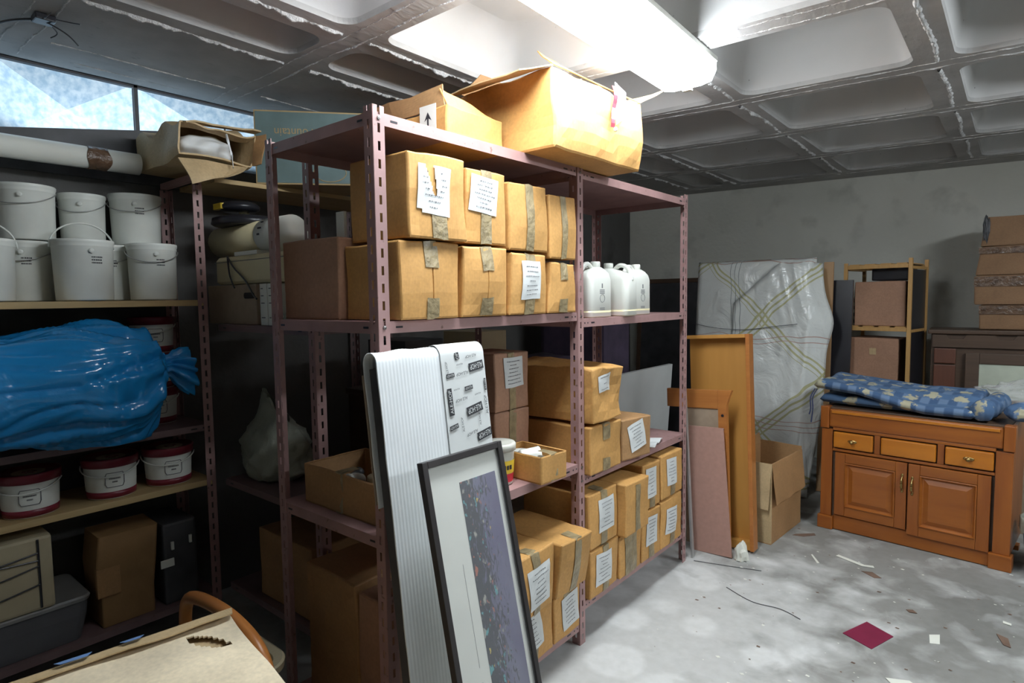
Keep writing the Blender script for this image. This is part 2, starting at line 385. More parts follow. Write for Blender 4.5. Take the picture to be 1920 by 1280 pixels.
# ------------------------------------------------------------------ cartons
class Carton:
    """local frame: +x is the face to the aisle, -y the near end, base at z=0"""
    def __init__(s, dx, dy, dz, seed=0, amp=.006, bulge=0, mat='card', name='cardboard_box', sag=0, lean=0, seam=None, openz=False, taper=0):
        s.d = (dx, dy, dz); s.seed = seed; s.amp = amp*1.35; s.bulge = bulge; s.mat = mat; s.name = name; s.sag = sag; s.lean = lean; s.seam = seam; s.openz = openz; s.taper = taper
    def disp(s, p):
        dx, dy, dz = s.d; v = Vector(p)
        q = noise.noise_vector(Vector((v.x*5 + s.seed*3.1, v.y*5, v.z*5 + s.seed)))
        q2 = noise.noise_vector(Vector((v.x*17 + s.seed, v.y*17, v.z*17)))
        o = q*s.amp + q2*s.amp*.3
        zf = min(1, max(0, v.z/dz*3)); o.z *= zf
        yc = math.cos(PI*max(-.5, min(.5, v.y/dy))); zc = math.sin(PI*max(0, min(1, v.z/dz)))
        if v.x > 0: o.x += s.bulge*yc*zc*(v.x/(dx/2))
        o.z -= s.sag*yc*math.cos(PI*max(-.5, min(.5, v.x/dx)))*(v.z/dz)
        o.x += s.lean*(v.z/dz)
        o.y += -s.taper*(v.z/dz)*(v.y/dy)*2
        return v + o
    def grid(s):
        dx, dy, dz = s.d; bm = BM(); V = {}
        def lin(a, b, n): return [a + (b-a)*i/n for i in range(n+1)]
        e = .006
        X = lin(-dx/2, dx/2, max(2, int(dx/.05))); Y = lin(-dy/2, dy/2, max(2, int(dy/.035))); Z = lin(0, dz, max(2, int(dz/.035)))
        def extra(A): return sorted(set([A[0], A[0]+e] + A[1:-1] + [A[-1]-e, A[-1]]))
        X, Y, Z = extra(X), extra(Y), extra(Z)
        if s.seam == 'v': Y = sorted([y for y in Y if abs(y) > .008] + [-.0025, 0, .0025])
        if s.seam == 'h': Z = sorted([z for z in Z if abs(z-dz/2) > .008] + [dz/2-.0025, dz/2, dz/2+.0025])
        def pt(x, y, z):
            k = (round(x, 5), round(y, 5), round(z, 5))
            if k not in V:
                px, py, pz = x, y, z
                cnt = sum((abs(abs(x)-dx/2) < 1e-6, abs(abs(y)-dy/2) < 1e-6, (abs(z) < 1e-6 or abs(z-dz) < 1e-6)))
                if cnt >= 2:
                    r = .0022
                    if abs(abs(x)-dx/2) < 1e-6: px -= math.copysign(r, x)
                    if abs(abs(y)-dy/2) < 1e-6: py -= math.copysign(r, y)
                    if abs(z-dz) < 1e-6: pz -= r
                if s.seam == 'v' and abs(y) < 1e-6 and x > 0 and cnt == 1 and abs(x-dx/2) < 1e-6: px -= .005
                if s.seam == 'h' and abs(z-dz/2) < 1e-6 and x > 0 and cnt == 1 and abs(x-dx/2) < 1e-6: px -= .005
                V[k] = bm.verts.new(s.disp((px, py, pz)))
            return V[k]
        def face(A, B, f):
            for a0, a1 in zip(A, A[1:]):
                for b0, b1 in zip(B, B[1:]): bm.faces.new((pt(*f(a0, b0)), pt(*f(a1, b0)), pt(*f(a1, b1)), pt(*f(a0, b1))))
        face(Y, Z, lambda a, b: (dx/2, a, b)); face(Y, Z, lambda a, b: (-dx/2, a, b))
        face(X, Z, lambda a, b: (a, dy/2, b)); face(X, Z, lambda a, b: (a, -dy/2, b))
        face(X, Y, lambda a, b: (a, b, 0))
        if not s.openz: face(X, Y, lambda a, b: (a, b, dz))
        return bm
    def surf(s, f, u, v, off):
        dx, dy, dz = s.d
        if f == 'front': return s.disp((dx/2, u, v)) + Vector((off, 0, 0))
        if f == 'top': return s.disp((v, u, dz)) + Vector((0, 0, off))
        if f == 'end': return s.disp((u, -dy/2, v)) + Vector((0, -off, 0))
        if f == 'endtop': return s.disp((u, v, dz)) + Vector((0, 0, off))
    def patch(s, bm, f, cu, cv, w, h, rot=0, off=.002, nu=None, nv=None, mi=0, jag=0, rnd=None):
        nu = nu or max(1, int(w/.02)); nv = nv or max(1, int(h/.02)); c, sn = math.cos(rot), math.sin(rot); g = []
        for i in range(nu+1):
            row = []
            for j in range(nv+1):
                a = (i/nu-.5)*w; b = (j/nv-.5)*h
                if jag and j in (0, nv): b += (rnd.random()-.5)*jag
                row.append(bm.verts.new(s.surf(f, cu + a*c - b*sn, cv + a*sn + b*c, off)))
            g.append(row)
        for i in range(nu):
            for j in range(nv): bm.faces.new((g[i][j], g[i+1][j], g[i+1][j+1], g[i][j+1])).material_index = mi

GB = {}
def carton(loc, dims, label, seed=0, rz=0, face='front', tape=None, tw=.055, tc=0, lab=None, lab_lines=7, group=None, name='cardboard_box', cat='cardboard box', rot=None, mat='card', torn=False, flaps=None, **kw):
    dx, dy, dz = dims; rnd = random.Random(seed*7+1)
    c = Carton(dx, dy, dz, seed=seed, mat=mat, **kw)
    root = empty(name, loc, rz, rot); tag(root, label, cat, group)
    body = obj('carton_body', c.grid(), c.mat, root)
    if c.openz:
        # wall thickness and flaps are modelled: inner skin
        md = body.modifiers.new('s', 'SOLIDIFY'); md.thickness = .005; md.offset = 0
    if tape:
        segs = {'full': [(0.0, 1.0)], 'H': [(0.0, .27), (.66, 1.0)], 'top': [(.6, 1.0)], 'low': [(0, .45)], 'most': [(.02, .93)], 'longtop': [(.35, 1)]}[tape]
        for a, b_ in segs:
            bm = BM()
            c.patch(bm, face, tc, (a+b_)/2*dz, tw*(.95+.1*rnd.random()), (b_-a)*dz-.002, rot=rnd.uniform(-.02, .02), off=.0022, jag=.006, rnd=rnd)
            if b_ == 1.0:
                if face == 'front': c.patch(bm, 'top', tc, dx/2-.035, tw, .07, off=.0022, jag=.008, rnd=rnd)
                else: c.patch(bm, 'endtop', tc, -dy/2+.035, tw, .07, off=.0022)
                bmesh.ops.remove_doubles(bm, verts=bm.verts, dist=.014)
            obj('packing_tape', bm, 'tape', root)
    if lab:
        cu, cv, w, h, ro = lab
        bm = BM()
        if torn:
            # a torn notch shows the carton through the label's upper middle
            c.patch(bm, face, cu, cv, w, h, ro, .0034, 26, 26)
            ctr = [(f, f.calc_center_median()) for f in bm.faces]
            kill = []
            for f, p in ctr:
                uu, vv = ((p.y if face == 'front' else p.x) - cu)/w, (p.z - cv)/h
                mid = -.16 + .30*(.5-vv)*.9 + .03*noise.noise(Vector((uu*9, vv*9, 0))); wid = .085*(vv+.12)/.6 + .035
                if vv > -.12 and abs(uu-mid) < wid: kill.append(f)
                if uu < -.38 and vv < -.40: kill.append(f)
            bmesh.ops.delete(bm, geom=kill, context='FACES')
        else: c.patch(bm, face, cu, cv, w, h, ro, .0034)
        lo = obj('label', bm, 'paper', root)
        lo['label'] = 'white paper label with rows of small print'
        bm = BM()
        for i in range(lab_lines):
            v = (.36 - .72*i/(lab_lines-1)) * h; ln = w*(.25 + .5*rnd.random()); x = -ln/2
            while x < ln/2:
                k = .002 + .007*rnd.random()
                du, dv = x+k/2, v
                if not (torn and v > -.05*h and -.2*w < du < .2*w):
                    c.patch(bm, face, cu + du*math.cos(ro) - dv*math.sin(ro), cv + du*math.sin(ro) + dv*math.cos(ro), k, .0032, ro, .0046, 1, 1)
                x += k + .003
        obj('printed_text', bm, 'greyink', lo)
    return root, c

# ------------------------------------------------------------------ camera
H = 1.5
f_, a_, b_, c_ = 1139.54, .693534, .0713395, -.0140645
cy, sy = math.cos(a_), math.sin(a_); cp, sp = math.cos(b_), math.sin(b_); cr, sr = math.cos(c_), math.sin(c_)
Rm = Matrix(((cr,-sr,0),(sr,cr,0),(0,0,1))) @ Matrix(((1,0,0),(0,cp,-sp),(0,sp,cp))) @ Matrix(((cy,0,sy),(0,1,0),(-sy,0,cy)))
# rows of Rm: camera right / down / forward written in (X, -Z, Y)
def w3(r): return Vector((r[0], r[2], -r[1]))
rx, dn, fw = w3(Rm[0]), w3(Rm[1]), w3(Rm[2])
cm = bpy.data.cameras.new('camera'); cam = bpy.data.objects.new('camera', cm); C.objects.link(cam)
mw = Matrix.Identity(4)
for i in range(3): mw[i][0] = rx[i]; mw[i][1] = -dn[i]; mw[i][2] = -fw[i]
mw.translation = (0, 0, H); cam.matrix_world = mw
cm.sensor_width = 36; cm.lens = f_/1920*36; cm.clip_start = .05; SC.camera = cam
SC.view_settings.view_transform = 'Standard'; SC.view_settings.look = 'None'; SC.view_settings.gamma = 1; SC.view_settings.use_curve_mapping = False
SC.view_settings.exposure = .22
wd = bpy.data.worlds.new('world'); SC.world = wd; wd.use_nodes = True
wd.node_tree.nodes['Background'].inputs[0].default_value = (.55, .62, .75, 1); wd.node_tree.nodes['Background'].inputs[1].default_value = .05

# ------------------------------------------------------------------ the room
XL, XR, YF, ZC = -3.15, 2.7, -2.4, 2.5
def yb(x): return 6.19 + .14*x
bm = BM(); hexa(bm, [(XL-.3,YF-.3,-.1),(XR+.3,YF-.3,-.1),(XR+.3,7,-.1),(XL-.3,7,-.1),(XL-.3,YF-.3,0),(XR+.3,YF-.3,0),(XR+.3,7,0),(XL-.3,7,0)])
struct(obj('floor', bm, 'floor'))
bm = BM(); hexa(bm, [(XL-.3,yb(XL-.3),-.1),(XR+.3,yb(XR+.3),-.1),(XR+.3,yb(XR+.3)+.15,-.1),(XL-.3,yb(XL-.3)+.15,-.1),(XL-.3,yb(XL-.3),2.8),(XR+.3,yb(XR+.3),2.8),(XR+.3,yb(XR+.3)+.15,2.8),(XL-.3,yb(XL-.3)+.15,2.8)])
struct(obj('wall_back', bm, 'wall'))
bm = BM(); box(bm, XR, XR+.15, YF, 6.7, -.1, 2.8); struct(obj('wall_right', bm, 'wallroom'))
bm = BM(); box(bm, XL-.2, XR+.15, YF-.15, YF, -.1, 2.8); struct(obj('wall_front', bm, 'wallroom'))
WY0, WY1, WZ = .05, 2.25, 2.17
bm = BM()
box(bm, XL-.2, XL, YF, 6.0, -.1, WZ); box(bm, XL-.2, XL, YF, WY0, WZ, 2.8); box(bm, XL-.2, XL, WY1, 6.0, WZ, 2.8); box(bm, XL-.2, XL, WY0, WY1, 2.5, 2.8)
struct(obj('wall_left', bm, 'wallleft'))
# window: frosted panes, crossing light beams shaped as four facets each, thin metal frame
win = struct(empty('window_1', (XL-.03, 0, 0)))
bm = BM()
for y0, y1 in ((.60, 1.105), (1.125, 1.90), (1.915, 2.25), (.05, .59)):
    p = [bm.verts.new((0, y0, 2.17)), bm.verts.new((0, y1, 2.17)), bm.verts.new((0, y1, 2.5)), bm.verts.new((0, y0, 2.5))]
    c = bm.verts.new((-.085, (y0+y1)/2 + .02, 2.36))
    for i in range(4): bm.faces.new((p[i], p[(i+1) % 4], c))
po = obj('pane', bm, 'pane', win)
bm = BM()
for y in (.05, .595, 1.115, 1.907, 2.245): box(bm, -.02, .02, y-.008, y+.008, 2.17, 2.5)
box(bm, -.02, .02, .05, 2.25, 2.165, 2.18); box(bm, -.02, .02, .05, 2.25, 2.49, 2.5)
obj('window_frame', bm, 'darkgrey', win)
# light falling in the light well outside the window, from below
la = bpy.data.lights.new('light_well', 'AREA'); la.energy = 55; la.size = .6; la.color = (.72, .86, 1)
lo = bpy.data.objects.new('light_well', la); C.objects.link(lo); lo.location = (-4.5, 1.0, 1.7)
lo.rotation_euler = (Vector((-3.2, 1.1, 2.35)) - lo.location).to_track_quat('-Z', 'Y').to_euler()

# waffle slab ceiling
def sk(y): return .09*max(0, min(1, (y-1.6)/2.2))
def wp(x, y): return y + sk(y)*(x+1.2)*1.3 if y < 5.6 else y + (sk(y)*1.3*(x+1.2))
XS = [-3.45, -2.40, -2.0, -1.17, -.31, .53, 1.37, 2.21, 3.0]
YS = [-3.0, -1.85, -1.02, -.19, .64, 1.48, 2.41, 3.26, 4.08, 4.9, 5.72, 6.9]
bm = BM()
def cell(x0, x1, y0, y1, coffer):
    w = .072; K = 6
    def ring(ins, r, z):
        a0, a1, b0, b1 = x0+ins, x1-ins, y0+ins, y1-ins; pts = []
        for cx, cy_, s in ((a1-r, b0+r, -PI/2), (a1-r, b1-r, 0), (a0+r, b1-r, PI/2), (a0+r, b0+r, PI)):
            for k in range(K+1):
                t = s + PI/2*k/K; pts.append((cx + r*math.cos(t), cy_ + r*math.sin(t), z))
        return pts
    def add(pts): return [bm.verts.new((x, wp(x, y), z)) for x, y, z in pts]
    if not coffer:
        o = add([(x1, y0, ZC), (x1, y1, ZC), (x0, y1, ZC), (x0, y0, ZC)]); bm.faces.new(o).material_index = 1; return
    # outer boundary points matching the ring
    outer = []; dl = .12
    for cx, cy_, din, dout in ((x1, y0, (1, 0), (0, 1)), (x1, y1, (0, 1), (-1, 0)), (x0, y1, (-1, 0), (0, -1)), (x0, y0, (0, -1), (1, 0))):
        for k in range(K+1):
            t = k/K
            if t < .5: outer.append((cx - din[0]*dl*(1-2*t), cy_ - din[1]*dl*(1-2*t), ZC))
            else: outer.append((cx + dout[0]*dl*(2*t-1), cy_ + dout[1]*dl*(2*t-1), ZC))
    R0 = add(outer); R1 = add(ring(w, .07, ZC)); R2 = add(ring(w+.004, .07, ZC+.02)); R3 = add(ring(w+.04, .08, ZC+.17)); R4 = add(ring(w+.065, .08, ZC+.215)); R5 = add(ring(w+.12, .08, ZC+.235))
    n = len(R1)
    for A, B, mi in ((R0, R1, 1), (R1, R2, 1), (R2, R3, 0), (R3, R4, 0), (R4, R5, 0)):
        for k in range(n):
            f = bm.faces.new((A[k], A[(k+1) % n], B[(k+1) % n], B[k])); f.material_index = mi; f.smooth = mi == 0
    f = bm.faces.new(R5); f.material_index = 0
for i in range(len(XS)-1):
    for j in range(len(YS)-1):
        cell(XS[i], XS[i+1], YS[j], YS[j+1], not (i == 0 or j == len(YS)-2 or j == 0 or i == len(XS)-2))
# mortar fins squeezed out along the form joints
rnd = random.Random(5)
def fin(ax, c, a, b, amp=1, w=.004):
    n = int(abs(b-a)/.012); pv = None
    for k in range(n+1):
        t = a + (b-a)*k/n
        off = c + .006*math.sin(t*9) + (noise.noise(Vector((t*30, c, 0))))*.006
        h = max(0, noise.noise(Vector((t*11, c*7, 1)))+.30)*.013*amp + rnd.random()*.007*amp
        q = [(off-w*2.2, ZC+.003), (off-w*.6, ZC-h), (off+w*.6, ZC-h*.9), (off+w*2.2, ZC+.003)]
        cur = [bm.verts.new((o, wp(o, t), z) if ax == 'x' else (t, wp(t, o), z)) for o, z in q]
        if pv:
            for m in range(3): bm.faces.new((pv[m], pv[m+1], cur[m+1], cur[m])).material_index = 2
        pv = cur
for x in XS[1:-1]:
    for y0, y1 in zip(YS[1:-2], YS[2:-1]): fin('x', x + (0.01 if x > -2.1 else -.01), y0+.06, y1-.06, 1.15 if x < -.2 else .9, .005)
for y in YS[2:-1]:
    fin('y', y+.035, -3.1, 2.2, .35, .003); fin('y', y-.04, -3.1, 2.2, .3, .003)
for y0, y1 in zip(YS[1:-2], YS[2:-1]): fin('x', -2.885, y0+.09, y1-.08, .5, .003); fin('x', -3.06, y0+.2, y1-.2, .25, .003)
bmesh.ops.remove_doubles(bm, verts=bm.verts, dist=.0005)
me = bpy.data.meshes.new('ceiling'); bm.to_mesh(me); bm.free()
for m in ('coffer', 'rib', 'plaster'): me.materials.append(M[m])
struct(link('ceiling', me))
bm = BM(); box(bm, XL-.3, XR+.3, YF-.3, 7.2, 2.78, 2.86); obj('slab', bm, 'rib', bpy.data.objects['ceiling'])

# ------------------------------------------------------------------ fluorescent fitting
def fitting(x, y0, y1, label, rz=0):
    t = empty('ceiling_lamp', (x, (y0+y1)/2, 0), rz); L = (y1-y0)/2
    tag(t, label, 'ceiling lamp')
    bm = BM()
    prof = [(-.125, 2.478), (-.125, 2.445), (-.105, 2.405), (-.06, 2.395), (.06, 2.395), (.105, 2.405), (.125, 2.445), (.125, 2.478)]
    A = [bm.verts.new((px, -L, pz)) for px, pz in prof]; B = [bm.verts.new((px, L, pz)) for px, pz in prof]
    for k in range(7): bm.faces.new((A[k], A[k+1], B[k+1], B[k]))
    bm.faces.new(A); bm.faces.new(B)
    obj('diffuser', bm, 'emit', t)
    bm = BM(); box(bm, -.13, .13, -L-.004, L+.004, 2.479, 2.4985, bev=.003); obj('housing', bm, 'white', t)
    bm = BM()
    for s in (-1, 1): box(bm, -.02, .02, s*L-.012, s*L+.012, 2.384, 2.3945, bev=.003)
    obj('end_clip', bm, 'white', t)
    return t
fitting(-1.107, 1.04, 2.58, 'long white fluorescent ceiling lamp with a lit prismatic cover above the shelves', R(2))

fitting(1.15, 2.35, 3.89, 'added unseen fluorescent lamp that brightens the open floor to the right', 0)  # added lamp out of view, brightens the floor and back wall
# loose wires on the ceiling at the far left
t = empty('ceiling_wire', (-2.75, .62, 2.49)); tag(t, 'thin grey electric wire with loose ends stapled to the ceiling above the window', 'wire')
bm = BM()
tube(bm, smooth_path([(-.35,-.12,0),(-.1,-.08,-.004),(.03,-.04,-.004),(.14,.04,-.006)]), .004, 6)
tube(bm, smooth_path([(.10,.01,0),(.13,.05,-.02),(.155,.09,-.05),(.15,.12,-.075)]), .0025, 5)
tube(bm, smooth_path([(.12,.03,0),(.18,.02,-.02),(.21,.03,-.01)]), .002, 5); tube(bm, smooth_path([(.12,.03,-.003),(.07,.08,-.02),(.03,.07,-.03)]), .002, 5)
tube(bm, smooth_path([(.13,.03,0),(.17,.09,-.01),(.22,.11,-.025)]), .002, 5)
obj('wire', bm, 'darkgrey', t)
bm = BM(); box(bm, .09, .15, -.0, .06, -.015, .006, bev=.004); obj('junction_piece', bm, 'black', t)

# ------------------------------------------------------------------ slotted steel racks
def flange(bm, x0, y0, x1, y1, z0, z1, th=.002, pitch=.05, sl=.026, sw=.009, off=.0):
    """upright strip from (x0,y0) to (x1,y1) with a column of slots down its middle"""
    a = Vector((x0, y0, 0)); b = Vector((x1, y1, 0)); d = (b-a); w = d.length; d.normalize(); n = Vector((-d.y, d.x, 0))*th/2
    c0 = w/2-sw/2; c1 = w/2+sw/2
    def slab(u0, u1, za, zb):
        p, q = a + d*u0, a + d*u1
        hexa(bm, [p-n+Vector((0,0,za)), q-n+Vector((0,0,za)), q+n+Vector((0,0,za)), p+n+Vector((0,0,za)), p-n+Vector((0,0,zb)), q-n+Vector((0,0,zb)), q+n+Vector((0,0,zb)), p+n+Vector((0,0,zb))])
    slab(0, c0, z0, z1); slab(c1, w, z0, z1)
    z = z0; k = z0 + off + .02
    while z < z1:
        e = min(k, z1); slab(c0, c1, z, e); z = k + sl; k += pitch
def post(parent, x, y, sx, sy, z1, name='post', mat='metal', w=.04, label=None):
    bm = BM(); flange(bm, x, y, x+sx*w, y, 0, z1, off=.01); flange(bm, x, y, x, y+sy*w, 0, z1)
    o = obj(name, bm, mat, parent); return o
def tray(parent, x0, x1, y0, y1, z, h=.035, mat='metal', name='shelf', holes=True):
    bm = BM(); t = .0015
    box(bm, x0, x1, y0, y1, z-t, z); box(bm, x1-t, x1, y0, y1, z-h, z-t); box(bm, x0, x0+t, y0, y1, z-h, z-t); box(bm, x0+t, x1-t, y0, y0+t, z-h, z-t); box(bm, x0+t, x1-t, y1-t, y1, z-h, z-t)
    for yy in (y0+.075, y1-.075): box(bm, x1, x1+.0006, yy-.013, yy+.013, z-h*.5-.003, z-h*.5+.003, 1)
    for yy in (y0+.035, y1-.035, y0+.012, y1-.012): box(bm, x1, x1+.0007, yy-.003, yy+.003, z-h*.5-.003, z-h*.5+.003, 1)
    for xx in (x0+.06, x1-.06): box(bm, xx-.012, xx+.012, y0-.0006, y0, z-h*.5-.003, z-h*.5+.003, 1)
    return obj(name, bm, [mat, 'black'], parent)
SX0, SX1 = -1.985, -1.40; PA, PB, PC = 1.09, 2.135, 3.195
rk = tag(empty('shelving_unit', (0, 0, 0)), 'mauve slotted steel shelving unit full of cartons under the lit ceiling lamp', 'shelving', 'steel shelving units')
zt = 2.045
post(rk, SX1, PA, -1, 1, zt); post(rk, SX1, PB-.02, -1, 1, zt-.01); post(rk, SX1, PC, -1, -1, zt)
post(rk, SX0, PA, 1, 1, zt); post(rk, SX0, PB-.02, 1, 1, zt); post(rk, SX0, PC, 1, -1, zt)
D0 = SX0+.003; D1 = SX1-.003
for z, m in ((2.028, 'metal'), (1.437, 'metal'), (.797, 'metal'), (.10, 'metal')): tray(rk, D0, D1, PA+.003, PB-.024, z)
for z in (2.022, 1.408, .735, .178): tray(rk, D0, D1, PB+.024, PC-.003, z)
bm = BM(); lathe(bm, [(0, 0), (.006, .0), (.006, .003), (0, .004)], 8)
bo = obj('bolt', bm, 'bolt', rk, (SX1+.001, PA+.02, 2.01), (0, PI/2, 0))
for y in (PA+.02, PB, PC-.02):
    for z in (2.01, 1.42, .78, .72):
        if (y, z) != (PA+.02, 2.01):
            c = bo.copy(); C.objects.link(c); c.location = (SX1+.001, y, z)

# rack along the left wall: steel posts, raw board shelves
LX, LB = -2.78, -3.13
lr = tag(empty('shelving_unit', (0, 0, 0)), 'steel rack with raw board shelves along the left wall under the window', 'shelving', 'steel shelving units')
post(lr, LX, 1.222, -1, -1, 2.03); post(lr, LB, 1.222, 1, -1, 2.03); post(lr, LX, .02, -1, 1, 2.03); post(lr, LB, .02, 1, 1, 2.03)
for z in (1.511, .703): 
    bm = BM(); box(bm, LB+.003, LX-.003, -.02, 1.215, z-.026, z, bev=.002); obj('shelf_board', bm, 'plywood', lr)
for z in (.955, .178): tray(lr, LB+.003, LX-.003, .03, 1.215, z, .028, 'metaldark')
bm = BM()
box(bm, LB, LX, .025, .055, 2.032, 2.06, bev=.003); obj('cross_rail', bm, 'metal', lr)
bm = BM(); box(bm, LB, LX+.004, 1.185, 1.215, 2.032, 2.06, bev=.003)
tube(bm, smooth_path([(LX+.001, 1.20, 1.99), (LX+.001, 1.20, 2.025), (LX+.001, 1.215, 2.05), (LX+.001, 1.245, 2.058), (LX+.001, 1.256, 2.058)], 5), .014, 8)
obj('top_rail', bm, 'metal', lr)
# continuation at the corner, shelves run across behind the first steel unit
cr_ = tag(empty('shelving_unit', (0, 0, 0)), 'dark corner rack between the left wall rack and the carton shelving', 'shelving', 'steel shelving units')
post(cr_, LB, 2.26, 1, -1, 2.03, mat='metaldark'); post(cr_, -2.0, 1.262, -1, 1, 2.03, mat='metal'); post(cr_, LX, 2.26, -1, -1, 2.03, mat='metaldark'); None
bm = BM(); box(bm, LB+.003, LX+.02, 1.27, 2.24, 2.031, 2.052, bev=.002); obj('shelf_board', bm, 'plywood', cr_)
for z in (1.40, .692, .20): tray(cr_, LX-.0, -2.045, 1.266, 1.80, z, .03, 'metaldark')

# ------------------------------------------------------------------ cartons on the upper shelf of the first bay
S1 = 1.4385
def frontbox(y0, y1, z0, z1, label, seed, x1=-1.385, depth=.26, **kw):
    return carton((x1-depth/2, (y0+y1)/2, z0+.0015), (depth, y1-y0-.005, z1-z0-.004), label, seed=seed, **kw)
G1 = 'cartons stacked two high on the upper shelf of the near bay'
frontbox(1.155, 1.408, S1, 1.674, 'carton directly under the torn-label box, nearest in the lower row', 1, tape='H', seam='v', group=G1, bulge=.008, amp=.005)
frontbox(1.418, 1.645, S1, 1.674, 'carton with tape in two pieces, second from the near post, lower row', 2, tape='H', seam='v', group=G1, bulge=.010, amp=.006, sag=.004)
frontbox(1.655, 1.882, S1, 1.662, 'small carton with a white upright label, third in the lower row of the near bay', 3, tape='full', lab=(.0, .125, .115, .14, .0), group=G1, bulge=.012, amp=.008, taper=.01, tc=.0)
frontbox(1.892, 2.085, S1, 1.640, 'low crumpled carton at the far end of the lower row beside the middle post', 4, tape='H', group=G1, bulge=.004, amp=.010, taper=.012)
frontbox(1.183, 1.430, 1.681, 1.938, 'large carton with torn white label, nearest in the top row', 5, x1=-1.368, tape='low', tw=.065, lab=(-.02, .145, .135, .145, -.06), torn=True, seam=None, group=G1, bulge=.004, amp=.006, depth=.28)
frontbox(1.440, 1.647, 1.681, 1.928, 'carton with a square askew white label, second in the top row', 6, tape='full', lab=(-.015, .16, .135, .12, -.10), group=G1, bulge=.006, amp=.006)
frontbox(1.657, 1.888, 1.670, 1.914, 'unlabelled carton with one long tape strip, third in the top row', 7, tape='full', tw=.045, group=G1, bulge=.006, amp=.006)
frontbox(1.898, 2.083, 1.649, 1.898, 'narrow carton with long tape strip, last in the top row by middle post', 8, tape='full', tw=.04, group=G1, bulge=.004, amp=.006)
G2 = 'cartons behind the front row at the near end'
carton((-1.815, 1.265, S1), (.325, .26, .262), 'plain brown carton at the back left corner of the near bay upper shelf', seed=11, group=G2, amp=.004, mat='card_rose')
carton((-1.815, 1.545, S1), (.325, .26, .258), 'plain brown carton behind the corner carton on the upper shelf', seed=12, group=G2, amp=.004, mat='card_rose')
t = tag(empty('white_card', (-1.705, 1.19, 1.703)), 'small white card standing on the brown corner carton', 'card')
bm = BM(); box(bm, -.022, .022, -.006, .006, 0, .085, bev=.002); obj('card', bm, 'white', t)

# ------------------------------------------------------------------ cartons on the bottom shelves
G3 = 'labelled cartons on the bottom shelves'
B1 = .102
frontbox(1.62, 1.898, B1, .318, 'carton with a creased white label at the bottom, partly behind the framed picture', 21, depth=.36, tape='full', lab=(-.0, .12, .125, .14, .1), group=G3, bulge=.008, amp=.010)
frontbox(1.905, 2.100, B1, .300, 'carton with a tilted white label at the bottom beside the middle post foot', 22, depth=.34, tape='top', lab=(.02, .105, .115, .14, .12), group=G3, bulge=.0, amp=.007)
frontbox(1.60, 1.845, .328, .560, 'carton with a wrinkled white label stacked beside the framed picture edge', 23, x1=-1.34, depth=.40, tape='full', tw=.05, lab=(.015, .105, .14, .145, .09), group=G3, bulge=.008, amp=.010)
frontbox(1.855, 2.085, .322, .552, 'unlabelled carton with a wide tape strip leaning out past the middle post', 24, x1=-1.345, depth=.38, tape='full', tw=.05, group=G3, bulge=.004, amp=.008, lean=.04)
B2 = .18
frontbox(2.170, 2.425, B2, .395, 'bottom carton with a white label right behind the middle post, lower row', 25, depth=.34, tape='full', lab=(-.02, .115, .135, .14, -.03), group=G3, bulge=.008, amp=.008)
frontbox(2.435, 2.638, B2, .385, 'sagging unlabelled bottom carton covered in shiny tape, second in the far bay', 26, depth=.34, tape='full', tw=.11, group=G3, bulge=.006, amp=.009)
frontbox(2.646, 2.848, B2, .428, 'bottom carton with white label, third in the lower row of the far bay', 27, depth=.34, tape='low', lab=(-.0, .14, .12, .14, -.04), group=G3, bulge=.004, amp=.006)
frontbox(2.856, 3.115, B2, .432, 'bottom carton with white label at the far post, end of the lower row', 28, depth=.34, tape='low', lab=(-.02, .13, .125, .135, -.08), group=G3, bulge=.006, amp=.007)
frontbox(2.165, 2.405, .404, .648, 'upper carton with a large white label right behind the middle post, far bay', 29, depth=.36, tape='full', tw=.05, lab=(.015, .13, .125, .15, 0), group=G3, bulge=.004, amp=.006)
frontbox(2.413, 2.640, .392, .642, 'tilted unlabelled carton jutting out of the upper row of the far bay', 30, x1=-1.345, depth=.34, tape='most', tw=.045, group=G3, bulge=.003, amp=.006, lean=.0)
frontbox(2.655, 2.850, .436, .665, 'upper carton with an upright white label, third in the far bay', 31, depth=.34, tape='low', tw=.06, lab=(-.01, .13, .115, .15, -.03), group=G3, bulge=.003, amp=.005)
frontbox(2.860, 3.115, .439, .670, 'upper carton with white label at the far post, end of the upper row', 32, depth=.34, tape='low', lab=(-.01, .13, .115, .14, -.06), group=G3, bulge=.003, amp=.005)
# near end of the bottom shelf
carton((-1.785, 1.28, B1), (.29, .26, .465), 'tall dark brown carton at the bottom of the near end, left of two', seed=34, group='cartons at the bottom of the near end', amp=.006, mat='card2')
carton((-1.540, 1.28, B1), (.18, .26, .445), 'narrow brown carton at the bottom of the near end beside the near post', seed=35, group='cartons at the bottom of the near end', amp=.006, mat='card_rose')

# ------------------------------------------------------------------ middle shelves
MS = .7985; M2 = .7365
frontbox(2.165, 2.42, M2, .952, 'low carton with a taped front on the middle shelf just past the middle post', 41, x1=-1.37, depth=.46, tape='H', group='cartons on the middle shelves', bulge=.006, amp=.007)
frontbox(2.170, 2.430, .960, 1.195, 'crushed carton with a crooked white tag, topmost on the middle shelf', 42, x1=-1.365, depth=.50, lab=(-.03, .165, .115, .075, .15), lab_lines=3, group='cartons on the middle shelves', bulge=-.004, amp=.016, sag=.02)
carton((-1.50, 2.585, M2), (.26, .22, .19), 'small carton turned aside with a big slanted white label on the middle shelf', seed=43, rz=R(-9), group='cartons on the middle shelves', lab=(.0, .105, .12, .13, .25), amp=.006, mat='card2')
carton((-1.715, 1.93, MS), (.22, .215, .235), 'lower carton of the brown pair behind the open carton of cups', seed=44, tape='full', tw=.045, group='cartons on the middle shelves', amp=.005, mat='card_rose')
